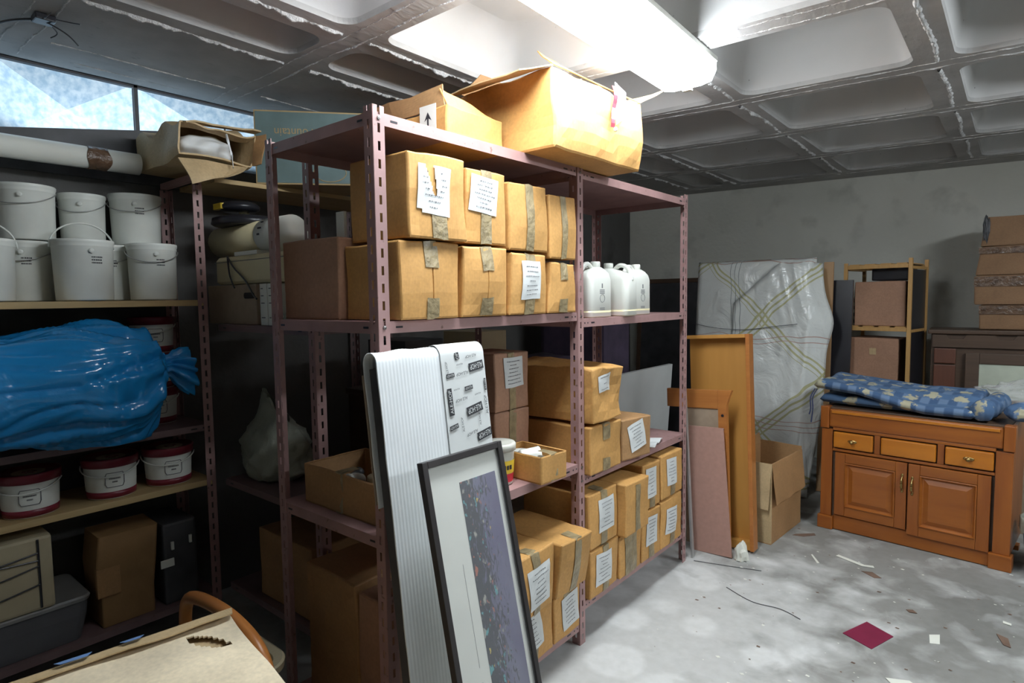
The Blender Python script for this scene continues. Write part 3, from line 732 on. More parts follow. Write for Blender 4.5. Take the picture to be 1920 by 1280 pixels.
carton((-1.715, 1.93, 1.038), (.22, .22, .235), 'brown carton with a white label, upper of the pair behind the cups', seed=45, tape='full', tw=.045, lab=(.01, .155, .12, .125, .05), group='cartons on the middle shelves', amp=.005, mat='card_rose')
# open carton with plastic cups
r_, _c = carton((-1.465, 1.872, MS), (.235, .15, .105), 'small open carton of white plastic cups on the middle shelf edge', seed=46, rz=R(-4), group='cartons on the middle shelves', tape='full', tw=.04, amp=.003, openz=True, cat='open carton')
gc = 'white plastic cups in the small open carton'
def cup(loc, rot, label, r=.036, h=.08):
    bm = BM(); lathe(bm, [(0, 0), (r*.78, 0), (r*.80, .004), (r, h-.004), (r*1.04, h), (r*.98, h), (r*.76, .006), (0, .006)], 24)
    return tag(obj('plastic_cup', bm, 'white', None, loc, rot, True), label, 'cup', gc)
cup((-1.50, 1.845, .868), (R(90), R(0), R(150)), 'white plastic cup lying on its side, highest in the small open carton')
cup((-1.415, 1.862, .808), (R(12), R(14), 0), 'white plastic cup standing tilted at the front of the small open carton', .03, .07)
cup((-1.545, 1.905, .804), (R(0), R(0), 0), 'white plastic cup upright at the back of the small open carton', .03, .075)
# tub with yellow label
t = tag(empty('plastic_tub', (-1.50, 1.715, MS)), 'clear round tub with yellow and red label between picture and open carton', 'tub')
bm = BM(); lathe(bm, [(0, 0), (.05, 0), (.054, .004), (.06, .13), (.06, .135)], 32); obj('body', bm, 'tub', t, smooth=True)
bm = BM(); lathe(bm, [(.0605, .13), (.066, .13), (.067, .152), (.062, .158), (.05, .155), (0, .155)], 32); obj('lid', bm, 'clearfilm' if False else 'tub', t, smooth=True)
bm = BM(); lathe(bm, [(.0570, .045), (.0605, .095)], 32, 0); lathe(bm, [(.0545, .012), (.0568, .044)], 32, 1); lo = obj('label', bm, ['yellow', 'red'], t, smooth=True); lo['label'] = 'yellow label with a red lower band'
bm = BM()
for k in range(5): 
    a = -.9 + k*.22; box(bm, .0600*math.cos(a)-.001, .0600*math.cos(a)+.002, .06*math.sin(a)-.004, .06*math.sin(a)+.004, .062, .078)
obj('printed_text', bm, 'ink', lo)
# papers on the shelf
bm = BM(); g = []
for i in range(9):
    r0 = [bm.verts.new((-.045+.09*j/2, -.1+.2*i/8, .002+.010*math.sin(i*.7)**2+.004*j)) for j in range(3)]
    g.append(r0)
for A, B in zip(g, g[1:]):
    for j in range(2): bm.faces.new((A[j], A[j+1], B[j+1], B[j]))
md = tag(obj('paper_sheet', bm, 'paper', None, (-1.44, 2.84, M2), (0, 0, R(15))), 'white folded paper strip lying on the front of the middle shelf', 'paper'); md.modifiers.new('s', 'SOLIDIFY').thickness = .003
bm = BM(); box(bm, -.05, .05, -.09, .09, 0, .006, bev=.002); tag(obj('paper_sheet', bm, 'paper', None, (-1.68, 2.95, M2+.03), (R(14), 0, R(-10))), 'white envelope tilted against the pale panel behind the small carton', 'paper')

# ------------------------------------------------------------------ jugs
def rrect(hx, hy, r, n=5):
    pts = []
    for cx, cy_, s in ((hx-r, -hy+r, -PI/2), (hx-r, hy-r, 0), (-hx+r, hy-r, PI/2), (-hx+r, -hy+r, PI)):
        for k in range(n+1): pts.append((cx + r*math.cos(s+PI/2*k/n), cy_ + r*math.sin(s+PI/2*k/n)))
    return pts
def loft(bm, secs, n=5, mi=0):
    rings = []
    for z, hx, hy, r, ox, oy in secs: rings.append([bm.verts.new((x+ox, y+oy, z)) for x, y in rrect(hx, hy, min(r, hx*.98, hy*.98), n)])
    for A, B in zip(rings, rings[1:]):
        m = len(A)
        for k in range(m): bm.faces.new((A[k], A[(k+1) % m], B[(k+1) % m], B[k])).material_index = mi
    bm.faces.new(rings[0][::-1]).material_index = mi; bm.faces.new(rings[-1]).material_index = mi
def jug(x, y, rz, label, s=1, printed=False):
    t = tag(empty('plastic_jug', (x, y, 1.4085), R(rz)), label, 'plastic jug', 'white jugs on the upper shelf of the far bay')
    bm = BM(); hx, hy = .058*s, .095*s
    loft(bm, [(0, hx*.9, hy*.9, .02, 0, 0), (.006, hx, hy, .028, 0, 0), (.17*s, hx, hy, .03, 0, 0), (.195*s, hx*.93, hy*.92, .032, 0, 0), (.212*s, hx*.75, hy*.55, .03, 0, .02), (.225*s, .024, .026, .022, 0, .035)])
    obj('body', bm, 'white', t, smooth=True)
    bm = BM(); lathe(bm, [(.019, .222*s), (.021, .226*s), (.0225, .230*s), (.0225, .246*s), (.020, .250*s), (0, .250*s)], 24, cy=.035); obj('cap', bm, 'white', t, smooth=True)
    bm = BM(); tube(bm, smooth_path([(0, .012, .205*s), (0, -.02, .235*s), (0, -.055, .232*s), (0, -.082, .205*s), (0, -.088, .165*s)]), .0105, 10); obj('handle', bm, 'white', t, smooth=True)
    bm = BM()
    for z in (.12, .113, .106, .04, .033):
        box(bm, hx, hx+.0006, -.02, .02, z, z+.003)
    box(bm, hx, hx+.0006, -.004, .004, .13, .15)
    ring = smooth_path([(hx+.0008, .02*math.cos(a), .085+.018*math.sin(a)) for a in [k*PI/6 for k in range(13)]], 1)
    tube(bm, ring, .0009, 4); obj('printed_marks', bm, 'greyink', t)
    bm = BM(); loft(bm, [(.003, hx*.985, hy*.985, .028, 0, 0), (.03, hx+.0004, hy+.0004, .0284, 0, 0)]); obj('base_band', bm, 'cream', t, smooth=True)
    return t
jug(-1.475, 2.545, 90, 'white plastic jug standing in front, tall cap, broad side to the near post')
jug(-1.475, 2.715, 0, 'white plastic jug with printed black marks, rightmost on the shelf', 1, True)
jug(-1.475, 2.335, 0, 'white plastic jug half hidden behind the middle post')
jug(-1.685, 2.53, 90, 'white plastic jug standing behind the front one with its handle in shade')

# ------------------------------------------------------------------ on top of the first unit
TZ = 2.0285
# open carton with arrow sign
r_, c0 = carton((-1.69, 1.60, TZ), (.42, .28, .115), 'torn open carton with a black arrow sign on top of the shelving near post', seed=51, amp=.010, mat='card', openz=True, cat='open carton')
body = r_.children[0]
bm = BM()
# near-end flap folded over the rim, and the side flap that slumps
def flap(bm, pts, n=8, amp=.008, seed=1):
    a, b, c, d = [Vector(p) for p in pts]; g = []
    for i in range(n+1):
        row = []
        for j in range(n+1):
            u, v = i/n, j/n; p = (a*(1-u)+b*u)*(1-v) + (d*(1-u)+c*u)*v
            row.append(bm.verts.new(p + noise.noise_vector(p*9 + Vector((seed, 0, 0)))*amp*(.3+v)))
        g.append(row)
    for i in range(n):
        for j in range(n): bm.faces.new((g[i][j], g[i+1][j], g[i+1][j+1], g[i][j+1]))
flap(bm, [(-.21, -.14, .113), (.20, -.14, .113), (.17, -.125, .195), (-.23, -.16, .165)], seed=3)
o = obj('flap', bm, 'card2', r_); o.modifiers.new('s', 'SOLIDIFY').thickness = .004
bm = BM(); flap(bm, [(.208, -.135, .113), (.208, .14, .113), (.20, .14, .12), (.17, -.13, .18)], seed=9); o = obj('flap', bm, 'card', r_); o.modifiers.new('s', 'SOLIDIFY').thickness = .004
bm = BM(); box(bm, .085, .165, -.1492, -.1475, .028, .128); so = obj('arrow_sign', bm, 'white', r_); so['label'] = 'white sticker with a black arrow pointing up'
bm = BM()
vs = [bm.verts.new((x, -.1498, z)) for x, z in ((.122, .045), (.130, .045), (.130, .083), (.144, .075), (.126, .105), (.108, .075), (.122, .083))]
bm.faces.new(vs); obj('arrow', bm, 'ink', so)
# large open carton overhanging the front under the lamp
r_, c0 = carton((-1.50, 2.085, TZ+.002), (.47, .60, .27), 'large open cardboard box overhanging the top shelf, right under the lamp', seed=52, amp=.012, openz=True, cat='open carton', sag=0, bulge=.012, rz=R(-2))
bm = BM(); flap(bm, [(.235, -.29, .283), (.235, .29, .283), (.06, .31, .385), (.08, -.20, .390)], seed=5); o = obj('flap', bm, 'card', r_); o.modifiers.new('s', 'SOLIDIFY').thickness = .004
bm = BM(); flap(bm, [(-.2, -.30, .283), (.235, -.30, .283), (.20, -.44, .235), (-.22, -.47, .215)], seed=8); o = obj('flap', bm, 'card3', r_); o.modifiers.new('s', 'SOLIDIFY').thickness = .004
bm = BM(); flap(bm, [(-.2, .30, .283), (.235, .30, .283), (.27, .44, .36), (-.2, .46, .35)], seed=12); o = obj('flap', bm, 'card3', r_); o.modifiers.new('s', 'SOLIDIFY').thickness = .004
bm = BM(); flap(bm, [(-.235, -.29, .283), (-.235, .29, .283), (-.22, .29, .38), (-.22, -.2, .38)], seed=15); o = obj('flap', bm, 'card2', r_); o.modifiers.new('s', 'SOLIDIFY').thickness = .004
t = tag(empty('price_strip', (-1.245, 2.135, TZ+.19)), 'red strip with a torn scrap of white film hanging on the big open box', 'strip')
bm = BM(); n = 10; pv = None
for k in range(n+1):
    z = .10 - .16*k/n; y = .012*math.sin(k*.5); x = .004 + .004*math.sin(k*.9)
    cur = [bm.verts.new((x, y-.012, z)), bm.verts.new((x+.002, y+.012, z))]
    if pv: bm.faces.new((pv[0], pv[1], cur[1], cur[0]))
    pv = cur
o = obj('strip', bm, 'red', t); o.modifiers.new('s', 'SOLIDIFY').thickness = .0015
bm = BM(); flap(bm, [(.003, .012, .12), (.004, .10, .10), (.006, .09, .0), (.004, .025, -.045)], amp=.006, seed=4); o = obj('film_scrap', bm, 'clearfilm', t); o.modifiers.new('s', 'SOLIDIFY').thickness = .001
bm = BM(); lathe(bm, [(0, 0), (.007, .002), (.008, .01), (.005, .016), (0, .017)], 12); obj('clip', bm, 'white', t, (.012, 0, -.075), smooth=True)

# ------------------------------------------------------------------ foam wrapped panel leaning on the near post
th = -math.atan(.123); L = 1.362; W = .425
pn = tag(empty('wrapped_panel', (-1.162, 1.02, .008), rot=(0, th, 0)), 'tall panel wrapped in ribbed white foam leaning on the near shelving post', 'panel')
bm = BM(); path = []
for k in range(60): path.append((0, .004 + (L-.03-.004)*k/59))
for k in range(1, 12): a = PI*k/12; path.append((-.03 + .03*math.cos(a), L-.03 + .03*math.sin(a)))
for k in range(14): path.append((-.06, L-.03 - .40*k/13))
NY = 180; cols = []
for i in range(NY+1):
    y = W*i/NY; rb = .0003*math.cos(i/NY*PI*2*36)
    col = []
    for j, (x, z) in enumerate(path):
        a = 0 if j < 60 else (PI*(j-59)/12 if j < 71 else PI)
        nx, nz = math.cos(a), math.sin(a)
        wv = .0035*noise.noise(Vector((y*7, z*4, 2))) + (.004*noise.noise(Vector((y*5, z*5, 7))) if j > 70 else 0)
        col.append(bm.verts.new((x + nx*(rb + wv*.5), y + (.003*noise.noise(Vector((z*9, 1, 1))) if i in (0, NY) else 0), z + nz*(rb+wv*.6) + (.004*noise.noise(Vector((y*14, 3, 3))) if j in range(58, 72) else 0))))
    cols.append(col)
for A, B in zip(cols, cols[1:]):
    for j in range(len(path)-1): bm.faces.new((A[j], B[j], B[j+1], A[j+1]))
o = obj('foam_sheet', bm, 'foam', pn, smooth=True); sd = o.modifiers.new('s', 'SOLIDIFY'); sd.thickness = .003; sd.offset = -1
bm = BM(); box(bm, -.052, -.010, .012, W-.008, 0, L-.045, bev=.003); obj('inner_board', bm, 'darkgrey', pn)
bm = BM(); box(bm, -.0655, -.0635, -.004, .05, L-.42, L-.06); o = obj('backing_strip', bm, 'hardboard', pn)
# printed wrapping strip
bm = BM(); U0, U1 = .232, .422; g = []
spath = [(.0065 if j < 60 else None, p) for j, p in enumerate(path) if 34 <= j < 71]
idx = [j for j in range(len(path)) if 34 <= j < 68]
for i in range(25):
    y = U0 + (U1-U0)*i/24; row = []
    for j in idx:
        x, z = path[j]; a = 0 if j < 60 else PI*(j-59)/12
        wv = .0035*noise.noise(Vector((y*7, z*4, 2)))*.5
        row.append(bm.verts.new((x + math.cos(a)*(.0035+wv), y, z + math.sin(a)*(.0045+wv))))
    g.append(row)
for A, B in zip(g, g[1:]):
    for j in range(len(idx)-1): bm.faces.new((A[j], B[j], B[j+1], A[j+1]))
st = obj('printed_wrap_strip', bm, 'paper', pn, smooth=True); st['label'] = 'white wrapping strip printed with upside-down shop name'
TX = {}
def word(s, u, v, w, h=None, rot=180, block=False, x=.0066):
    """print on the strip, u from its left edge, v down from its top, rot 180 = upside down"""
    key = s
    if key not in TX:
        b_ = text_bm(s, 1); xs = [q.co.x for q in b_.verts]; ys = [q.co.y for q in b_.verts]
        cx, cyy = (min(xs)+max(xs))/2, (min(ys)+max(ys))/2; ww, hh = max(xs)-min(xs), max(ys)-min(ys)
        TX[key] = ([((q.co.x-cx)/ww, (q.co.y-cyy)/hh) for q in b_.verts], [[q.index for q in f.verts] for f in b_.faces], hh/ww); b_.free()
    vs, fs, ar = TX[key]
    tw_ = w*(.86 if block else 1); thh = (h*.62 if block else (h or w*ar*1.05))
    c, s_ = math.cos(R(rot)), math.sin(R(rot)); yc, zc = U0+u, L-v
    if block:
        bm = BM(); q = [bm.verts.new((x-.0006, yc + a*c - b*s_, zc + a*s_ + b*c)) for a, b in ((-w/2,-h/2),(w/2,-h/2),(w/2,h/2),(-w/2,h/2))]; bm.faces.new(q)
        bo_ = obj('printed_block', bm, 'ink', st)
    bm = BM(); q = [bm.verts.new((x, yc + a*tw_*c - b*thh*s_, zc + a*tw_*s_ + b*thh*c)) for a, b in vs]
    for f in fs:
        try: bm.faces.new([q[i] for i in f])
        except ValueError: pass
    obj('printed_text', bm, 'paper' if block else 'ink', st)
N = 'ALE-HOP'
word('OP', .067, .036, .022, .018, 100, True)
word(N, .128, .040, .05, rot=184); word(N, .075, .062, .028, rot=183); word(N, .148, .073, .066, .027, 187, True)
word(N, .032, .093, .034, .013, 184, True); word(N, .083, .091, .053, rot=184); word(N, .020, .070, .040, rot=95)
word(N, .052, .137, .026, rot=184); word(N, .105, .138, .036, .013, 185, True); word(N, .022, .172, .082, .019, 92, True); word(N, .181, .135, .038, .008, 92, True)
word(N, .068, .170, .053, rot=186); word(N, .142, .161, .028, rot=186); word(N, .122, .206, .072, .028, 190, True); word(N, .176, .200, .06, rot=92)
word(N, .026, .248, .036, .014, 190, True); word(N, .062, .246, .045, rot=95); word(N, .140, .240, .04, rot=92); word(N, .10, .278, .05, rot=190); word(N, .155, .29, .066, .026, 190, True)

# framed picture leaning against the foam panel
th = -math.atan(.206); PL, PW = 1.085, .322
pf = tag(empty('framed_picture', (-.982, 1.060, .004), rot=(0, th, 0)), 'tall black framed picture with a dark abstract print leaning on the foam panel', 'picture')
fwid = .019
for nme, q in (('frame_rail', (-.018, .004, 0, fwid, 0, PL)), ('frame_rail', (-.018, .004, PW-fwid, PW, 0, PL)), ('frame_rail', (-.018, .004, fwid, PW-fwid, PL-fwid, PL)), ('frame_rail', (-.018, .004, fwid, PW-fwid, 0, fwid))):
    bm = BM(); box(bm, *q, bev=.002); obj(nme, bm, 'frame', pf)
bm = BM(); box(bm, -.014, -.0085, fwid-.004, PW-fwid+.004, fwid-.004, PL-fwid+.004); obj('mat_board', bm, 'mat', pf)
bm = BM(); box(bm, -.05, .05, -.5, .5, -.5, .5)
for v in bm.verts: v.co = Vector((v.co.x*.012, v.co.y*.150, v.co.z*.90))
ao = obj('print', bm, 'art', pf, (-.0082, .208, PL-.083-.45)); ao['label'] = 'dark purple abstract cityscape print'
bm = BM(); box(bm, -.004, -.0025, fwid-.003, PW-fwid+.003, fwid-.003, PL-fwid+.003); obj('glass', bm, 'glassclear', pf)
bm = BM(); rnd = random.Random(3); pts = []
for k in range(90):
    z = PL-.62-.12*k/89; pts.append((-.0082, .098 + .004*math.sin(k*1.3)*rnd.random(), z))
tube(bm, pts, .0005, 4); obj('signature', bm, 'greyink', pf)
bm = BM(); box(bm, -.0084, -.0080, .0965, .0972, PL-.58, PL-.30); obj('pencil_line', bm, 'greyink', pf)

# ------------------------------------------------------------------ left rack: buckets
GBk = 'white plastic buckets on the upper board'
def bucket(x, y, z, label, r=.099, h=.232, handle=0, tilt=0, text=True, rz=0, stain=False, band=False):
    t = tag(empty('bucket', (x, y, z), R(rz)), label, 'bucket', GBk)
    bm = BM(); lathe(bm, [(0, .002), (r*.90, .002), (r*.92, 0), (r*.93, .006), (r*.985, h-.03), (r, h-.028), (r*1.012, h-.024), (r*1.0, h-.018), (r*1.03, h-.012), (r*1.035, h-.003), (r*1.02, h), (r*.98, h-.002), (r*.975, h-.008), (0, h-.010)], 48)
    obj('body', bm, 'bucket', t, smooth=True)
    bm = BM()
    n = 20; pts = []
    for k in range(n+1):
        a = PI*k/n
        pts.append((r*1.06*math.cos(a)*1, 0, h-.03 + r*(.95)*math.sin(a)) if handle == 1 else (r*1.05*math.cos(a), -r*1.05*math.sin(a), h-.03 - .05*math.sin(a)))
    tube(bm, pts, .0035 if handle == 1 else .0022, 6); obj('handle', bm, 'bucket' if handle == 1 else 'steelgrey', t, rot=(0, 0, R(70) if handle == 1 else R(60)), smooth=True)
    bm = BM()
    for s in (-1, 1): 
        b2 = [(0, 0), (.008, 0), (.008, .005), (0, .006)]
    lathe(bm, [(0, 0), (.009, 0), (.009, .006), (.005, .008), (0, .008)], 12)
    obj('handle_boss', bm, 'bucket', t, (math.cos(R(-20))*r, math.sin(R(-20))*r, h-.045), (PI/2, 0, R(70)))
    if text:
        bm = BM(); rd = random.Random(int(y*1000))
        for row in range(3):
            a = R(-20); z = h*.70 - row*.011
            while a < R(-20) + .34:
                k = .02 + .04*rd.random(); rr = r*1.0015
                q = [bm.verts.new((rr*math.cos(b)*(.93+.055*zz/h), rr*math.sin(b)*(.93+.055*zz/h), zz)) for b, zz in ((a, z), (a+k, z), (a+k, z+.005), (a, z+.005))]
                bm.faces.new(q); a += k+.015
        for v in bm.verts: v.co.x *= 1.012; v.co.y *= 1.012
        obj('printed_text', bm, 'ink', t)
    if band:
        bm = BM(); box(bm, r*.962, r*.972, -.002, .002, .004, h-.02); obj('dark_seam', bm, 'black', t, rot=(0, 0, R(-82)))
    return t
bz = 1.513
bucket(-2.872, .788, bz, 'white bucket with raised handle in the middle of the board, front row', .104, .238, handle=1, rz=20)
bucket(-2.885, 1.045, bz, 'white bucket stained beige on its lower half, front row at the post', .094, .238, rz=10)
bucket(-2.872, .470, bz, 'white bucket with raised handle cut off by the left picture edge', .104, .225, handle=1, rz=15)
bucket(-3.045, .640, bz, 'shaded white bucket under the seamed bucket, between the two raised handles', .095, .236)
bucket(-3.045, .930, bz, 'shaded white bucket glimpsed between the two front buckets, lower tier', .095, .236)
bucket(-3.035, .648, bz+.2385, 'white bucket with a dark vertical seam, left one of the upper tier', .100, .215, band=True, text=False, rz=0)
bucket(-3.058, .846, bz+.2385, 'narrow grey-shaded bucket in the middle of the upper tier', .084, .205, text=False) 
bucket(-3.035, 1.042, bz+.2385, 'white bucket half in shade, right end of the upper tier', .100, .222)

# blue plastic sack on the tray below
t = tag(empty('plastic_sack', (-2.77, .635, .958)), 'large blue plastic sack with a twisted neck lying on the left rack', 'sack')
bm = BM(); NU, NV = 170, 140; rings = []
prof = [(0, .02), (.04, .50), (.14, .74), (.35, .88), (.60, 1.02), (.74, .98), (.83, .80), (.875, .42), (.895, .18), (.912, .17), (.94, .27), (.97, .34), (1, .36)]
def lerp_prof(u):
    for (a, ra), (b, rb) in zip(prof, prof[1:]):
        if a <= u <= b: s_ = (u-a)/(b-a); s_ = s_*s_*(3-2*s_); return ra + (rb-ra)*s_
    return prof[-1][1]
for i in range(NU+1):
    u = i/NU; y = -.52 + 1.0*u; e = lerp_prof(u); rr = []
    neck = max(0, (u-.45)/.45)**1.6
    for k in range(NV):
        a = 2*PI*k/NV
        # long soft drapes that converge on the neck
        q = Vector((math.cos(a)*1.2, y*1.1, math.sin(a)*1.2))
        big = noise.noise(q*.9 + Vector((3, 1, 2)))*.16
        w = noise.noise(Vector((y*2.0, math.sin(a)*1.1, 4)))*1.4
        dr = 0
        for fr_, am, sd_ in ((2.2, .15, 0), (4.6, .075, 7), (8.5, .03, 3)):
            n_ = noise.noise(Vector((math.cos(a+w*.5)*fr_*.8 + y*.8, math.sin(a + w*.5)*fr_ - y*1.5*fr_*.4, sd_ + y*.5)))
            dr += (1-min(1, abs(n_)*3.2))**2*am
        pl = .11*neck*math.sin(a*9 + 4*noise.noise(Vector((a*.7, y*2, 0))))
        r = e*(1 + big - dr + pl*(1 if u < .9 else 1.6))
        x = .215*r*math.cos(a); z = .240*r*math.sin(a)
        cz = .245 + .28*max(0, (u-.78)) - .65*max(0, u-.91); cx = .03*math.sin(u*3) + .08*max(0, u-.55)
        zz = cz + z
        if u > .55 and u < .87 and z < 0: zz -= .05*math.sin((u-.55)/.32*PI)
        if zz < .012 + .08*abs(x): zz = .010 + .003*math.sin(x*50+y*30) + max(0, zz*.02)
        rr.append(bm.verts.new((x+cx, y, zz)))
    rings.append(rr)
for A, B in zip(rings, rings[1:]):
    for k in range(NV): bm.faces.new((A[k], A[(k+1) % NV], B[(k+1) % NV], B[k]))
bm.faces.new(rings[0]); bm.faces.new(rings[-1][::-1])
obj('sack_body', bm, 'bluebag', t, smooth=True)

# small pails with maroon lids
GP = 'maroon-lidded pails on the lower board'
def pail(x, y, z, label, rz=0, r=.098, h=.165):
    t = tag(empty('lidded_pail', (x, y, z), R(rz)), label, 'pail', GP)
    bm = BM(); lathe(bm, [(0, 0), (r*.88, 0), (r*.90, .004), (r*.965, h-.03), (r*.965, h-.02), (0, h-.02)], 48, 0); obj('body', bm, 'white', t, smooth=True)
    bm = BM(); lathe(bm, [(r*.903, .004), (r*.908, .004), (r*.925, .030), (r*.918, .030)], 48); o = obj('base_band', bm, 'maroon', t, smooth=True)
    bm = BM(); lathe(bm, [(r*.97, h-.034), (r*1.03, h-.034), (r*1.04, h-.012), (r*1.05, h-.006), (r*1.04, h), (r*.97, h), (r*.94, h-.003), (0, h-.003)], 48); lid = obj('lid', bm, 'maroon', t, smooth=True)
    bm = BM(); lathe(bm, [(0, .0), (r*.52, 0), (r*.54, .0012), (0, .0016)], 32); e = obj('round_emblem', bm, 'beigeplastic', lid, (.03, 0, h-.0025))
    bm = BM(); tube(bm, [(-.018, -.01, 0), (-.018, .02, 0), (-.008, .01, 0), (0, .028, 0), (.008, .01, 0), (.018, .02, 0), (.018, -.01, 0), (-.018, -.01, 0)], .0012, 4); obj('printed_crown', bm, 'maroon', e, (0, 0, .0022), (0, 0, R(-60)))
    # plaque: stretched octagon outline with two lines of small print
    rr = r*.957
    def cyl(a, zz, k=1): q = rr*(.955+.06*zz/h)*k + .0012; return (q*math.cos(a), q*math.sin(a), zz)
    bm = BM(); pts = []
    for a, zz in ((-.36,.062),(-.30,.050),(.30,.050),(.36,.062),(.36,.096),(.30,.108),(-.30,.108),(-.36,.096),(-.36,.062)): pts.append((a, zz))
    P2 = []
    for (a0, z0), (a1, z1) in zip(pts, pts[1:]):
        for k in range(5): P2.append(cyl(a0+(a1-a0)*k/5, z0+(z1-z0)*k/5))
    P2.append(P2[0]); tube(bm, P2, .0013, 5)
    pq = obj('plaque_outline', bm, 'greyink', t)
    bm = BM()
    for row, (w, zz) in enumerate(((.22, .082), (.10, .068))):
        a = -w
        while a < w:
            k = .022; q = [bm.verts.new(cyl(b, z2)) for b, z2 in ((a, zz), (a+k, zz), (a+k, zz+.006), (a, zz+.006))]; bm.faces.new(q); a += .034
    obj('printed_text', bm, 'greyink', t)
    bm = BM(); tube(bm, [(r*1.06*math.cos(a), r*1.06*math.sin(a), h-.035-.035*max(0, math.sin(a+PI/2+.3))) for a in [k*PI/16-PI/2-.3 for k in range(17)]], .003, 6); obj('handle', bm, 'white', t, smooth=True)
    return t
pz = .705
pail(-2.895, .572, pz, 'maroon-lidded white pail at the left, largest in view under the blue sack', -12)
pail(-2.900, .845, pz, 'maroon-lidded white pail in the middle under the blue sack', -8)
pail(-2.900, 1.070, pz, 'maroon-lidded white pail at the right end beside the rack post', -8)
pail(-2.900, .350, pz, 'maroon-lidded white pail cut off at the left picture edge', 0)
pail(-3.02, 1.075, .957, 'maroon-lidded pail behind the sack neck, under another pail', -10, .09, .16)
pail(-3.02, 1.075, 1.1175, 'middle pail of the stack behind the sack', -10, .09, .16)
pail(-3.02, 1.075, 1.278, 'maroon-lidded pail topmost in the dark stack behind the blue sack', -10, .09, .16)
# bottom tray
t = tag(empty('storage_box', (-2.94, .43, .18)), 'low clear plastic storage box on the bottom tray at the left edge', 'storage box')
bm = BM(); loft(bm, [(0, .13, .26, .03, 0, 0), (.10, .145, .28, .03, 0, 0), (.155, .15, .285, .03, 0, 0)]); obj('body', bm, 'greyink', t, smooth=False)
bm = BM(); loft(bm, [(.157, .155, .29, .035, 0, 0), (.170, .158, .293, .035, 0, 0), (.176, .15, .285, .03, 0, 0)]); obj('lid', bm, 'steelgrey', t)
t = tag(empty('drying_crate', (-2.93, .38, .3575)), 'white crate wound with dark cord on the clear storage box', 'crate')
bm = BM(); box(bm, -.13, .15, -.2, .225, 0, .28, bev=.012); obj('body', bm, 'beigeplastic', t)
bm = BM()
for z0, z1 in ((.06, .10), (.13, .17), (.2, .22), (.24, .19)): tube(bm, smooth_path([(.154, -.2, z0), (.156, 0, (z0+z1)/2-.01), (.154, .18, z1)]), .003, 6)
tube(bm, [(.153, .18, .01), (.153, .18, .27)], .004, 6); obj('cord', bm, 'black', t)
t = tag(empty('paper_bag', (-2.92, .862, .18)), 'brown paper bag standing on the bottom tray of the left rack', 'bag')
bm = BM(); loft(bm, [(0, .10, .10, .01, 0, 0), (.12, .105, .10, .012, 0, 0), (.25, .10, .108, .012, .01, 0), (.38, .085, .112, .01, .02, .005)], 3)
for v in bm.verts: v.co += noise.noise_vector(v.co*9)*.012
for v in bm.verts: v.co.z = max(v.co.z, 0.0)
obj('bag_body', bm, 'brownbag', t)
bm = BM(); box(bm, .085, .112, -.115, -.03, .13, .25, bev=.004); obj('glued_patch', bm, 'card2', t)
t = tag(empty('tool_case', (-2.935, 1.02, .18)), 'dark tool case with shiny latches at the rack corner', 'case')
bm = BM(); box(bm, -.13, .12, -.02, .12, 0, .36, bev=.012); obj('body', bm, 'darkgrey', t)
for y, z in ((.015, .26), (.09, .27)):
    bm = BM(); box(bm, .1205, .130, y-.006, y+.006, z-.018, z+.018, bev=.002); obj('latch', bm, 'white', t)
bm = BM(); box(bm, .1205, .126, -.035, .02, .17, .205, bev=.002); obj('lock_plate', bm, 'white', t)

# pipe along the wall, resting on the rack's cross rails
t = tag(empty('plastic_pipe', (-2.99, 0, 2.1065)), 'long grey-white plastic pipe lying on top of the left rack', 'pipe')
bm = BM(); tube(bm, [(0, -.5, 0), (0, 1.05, 0)], .045, 32); obj('pipe_body', bm, 'steelgrey' if False else 'white', t, smooth=True)
bm = BM(); pv = None
for k in range(33):
    a = 2*PI*k/32; cur = []
    for y in (.85, .885, .93): cur.append(bm.verts.new((.0475*math.cos(a), y + .006*math.sin(a*3+y*50), .0475*math.sin(a))))
    if pv:
        for m in range(2): bm.faces.new((pv[m], pv[m+1], cur[m+1], cur[m]))
    pv = cur
o = obj('brown_tape', bm, 'tape_brown', t)
t = tag(empty('dark_board', (-3.13, .0, 2.05)), 'added dark sheet standing in for the bare wall under the window', 'board')  # added sheet, stands in for the dark wall between sill and pipe
bm = BM(); vs = []
hexa(bm, [(-.015, -.3, 0), (.0, -.3, 0), (.0, 1.55, 0), (-.015, 1.55, 0), (-.015, -.3, .005), (0, -.3, .005), (0, 1.55, .315), (-.015, 1.55, .315)]); obj('board', bm, 'darkgrey', t)  # the added sheet that stands in for the dark wall
# torn carton with white padding on the corner board
t = tag(empty('torn_carton', (-2.775, 1.23, 2.080)), 'crumpled torn carton with its open end forward on the corner rack top', 'open carton')
bm = BM(); n = 14
def wrap_ring(x, hy, hz, cz, seed, amp):
    pts = []
    for (y0, z0), (y1, z1) in zip([(-hy, 0), (hy, 0), (hy*1.04, 2*hz), (-hy, 2*hz*.95)], [(hy, 0), (hy*1.04, 2*hz), (-hy, 2*hz*.95), (-hy, 0)]):
        for k in range(n):
            y, z = y0+(y1-y0)*k/n, z0+(z1-z0)*k/n
            q = noise.noise_vector(Vector((x*6, y*8, z*8+seed)))*amp
            pts.append(bm.verts.new((x+q.x, y+q.y, max(.0, z+cz+q.z))))
    return pts
rs = [wrap_ring(-.30+.46*k/12, .155+.0*k, .078+.012*math.sin(k), .008, 2, .010+.022*(k/12)) for k in range(13)]
for A, B in zip(rs, rs[1:]):
    for k in range(4*n): bm.faces.new((A[k], A[(k+1) % (4*n)], B[(k+1) % (4*n)], B[k]))
bm.faces.new(rs[0])
o = obj('carton_body', bm, 'card3', t); o.modifiers.new('s', 'SOLIDIFY').thickness = .007
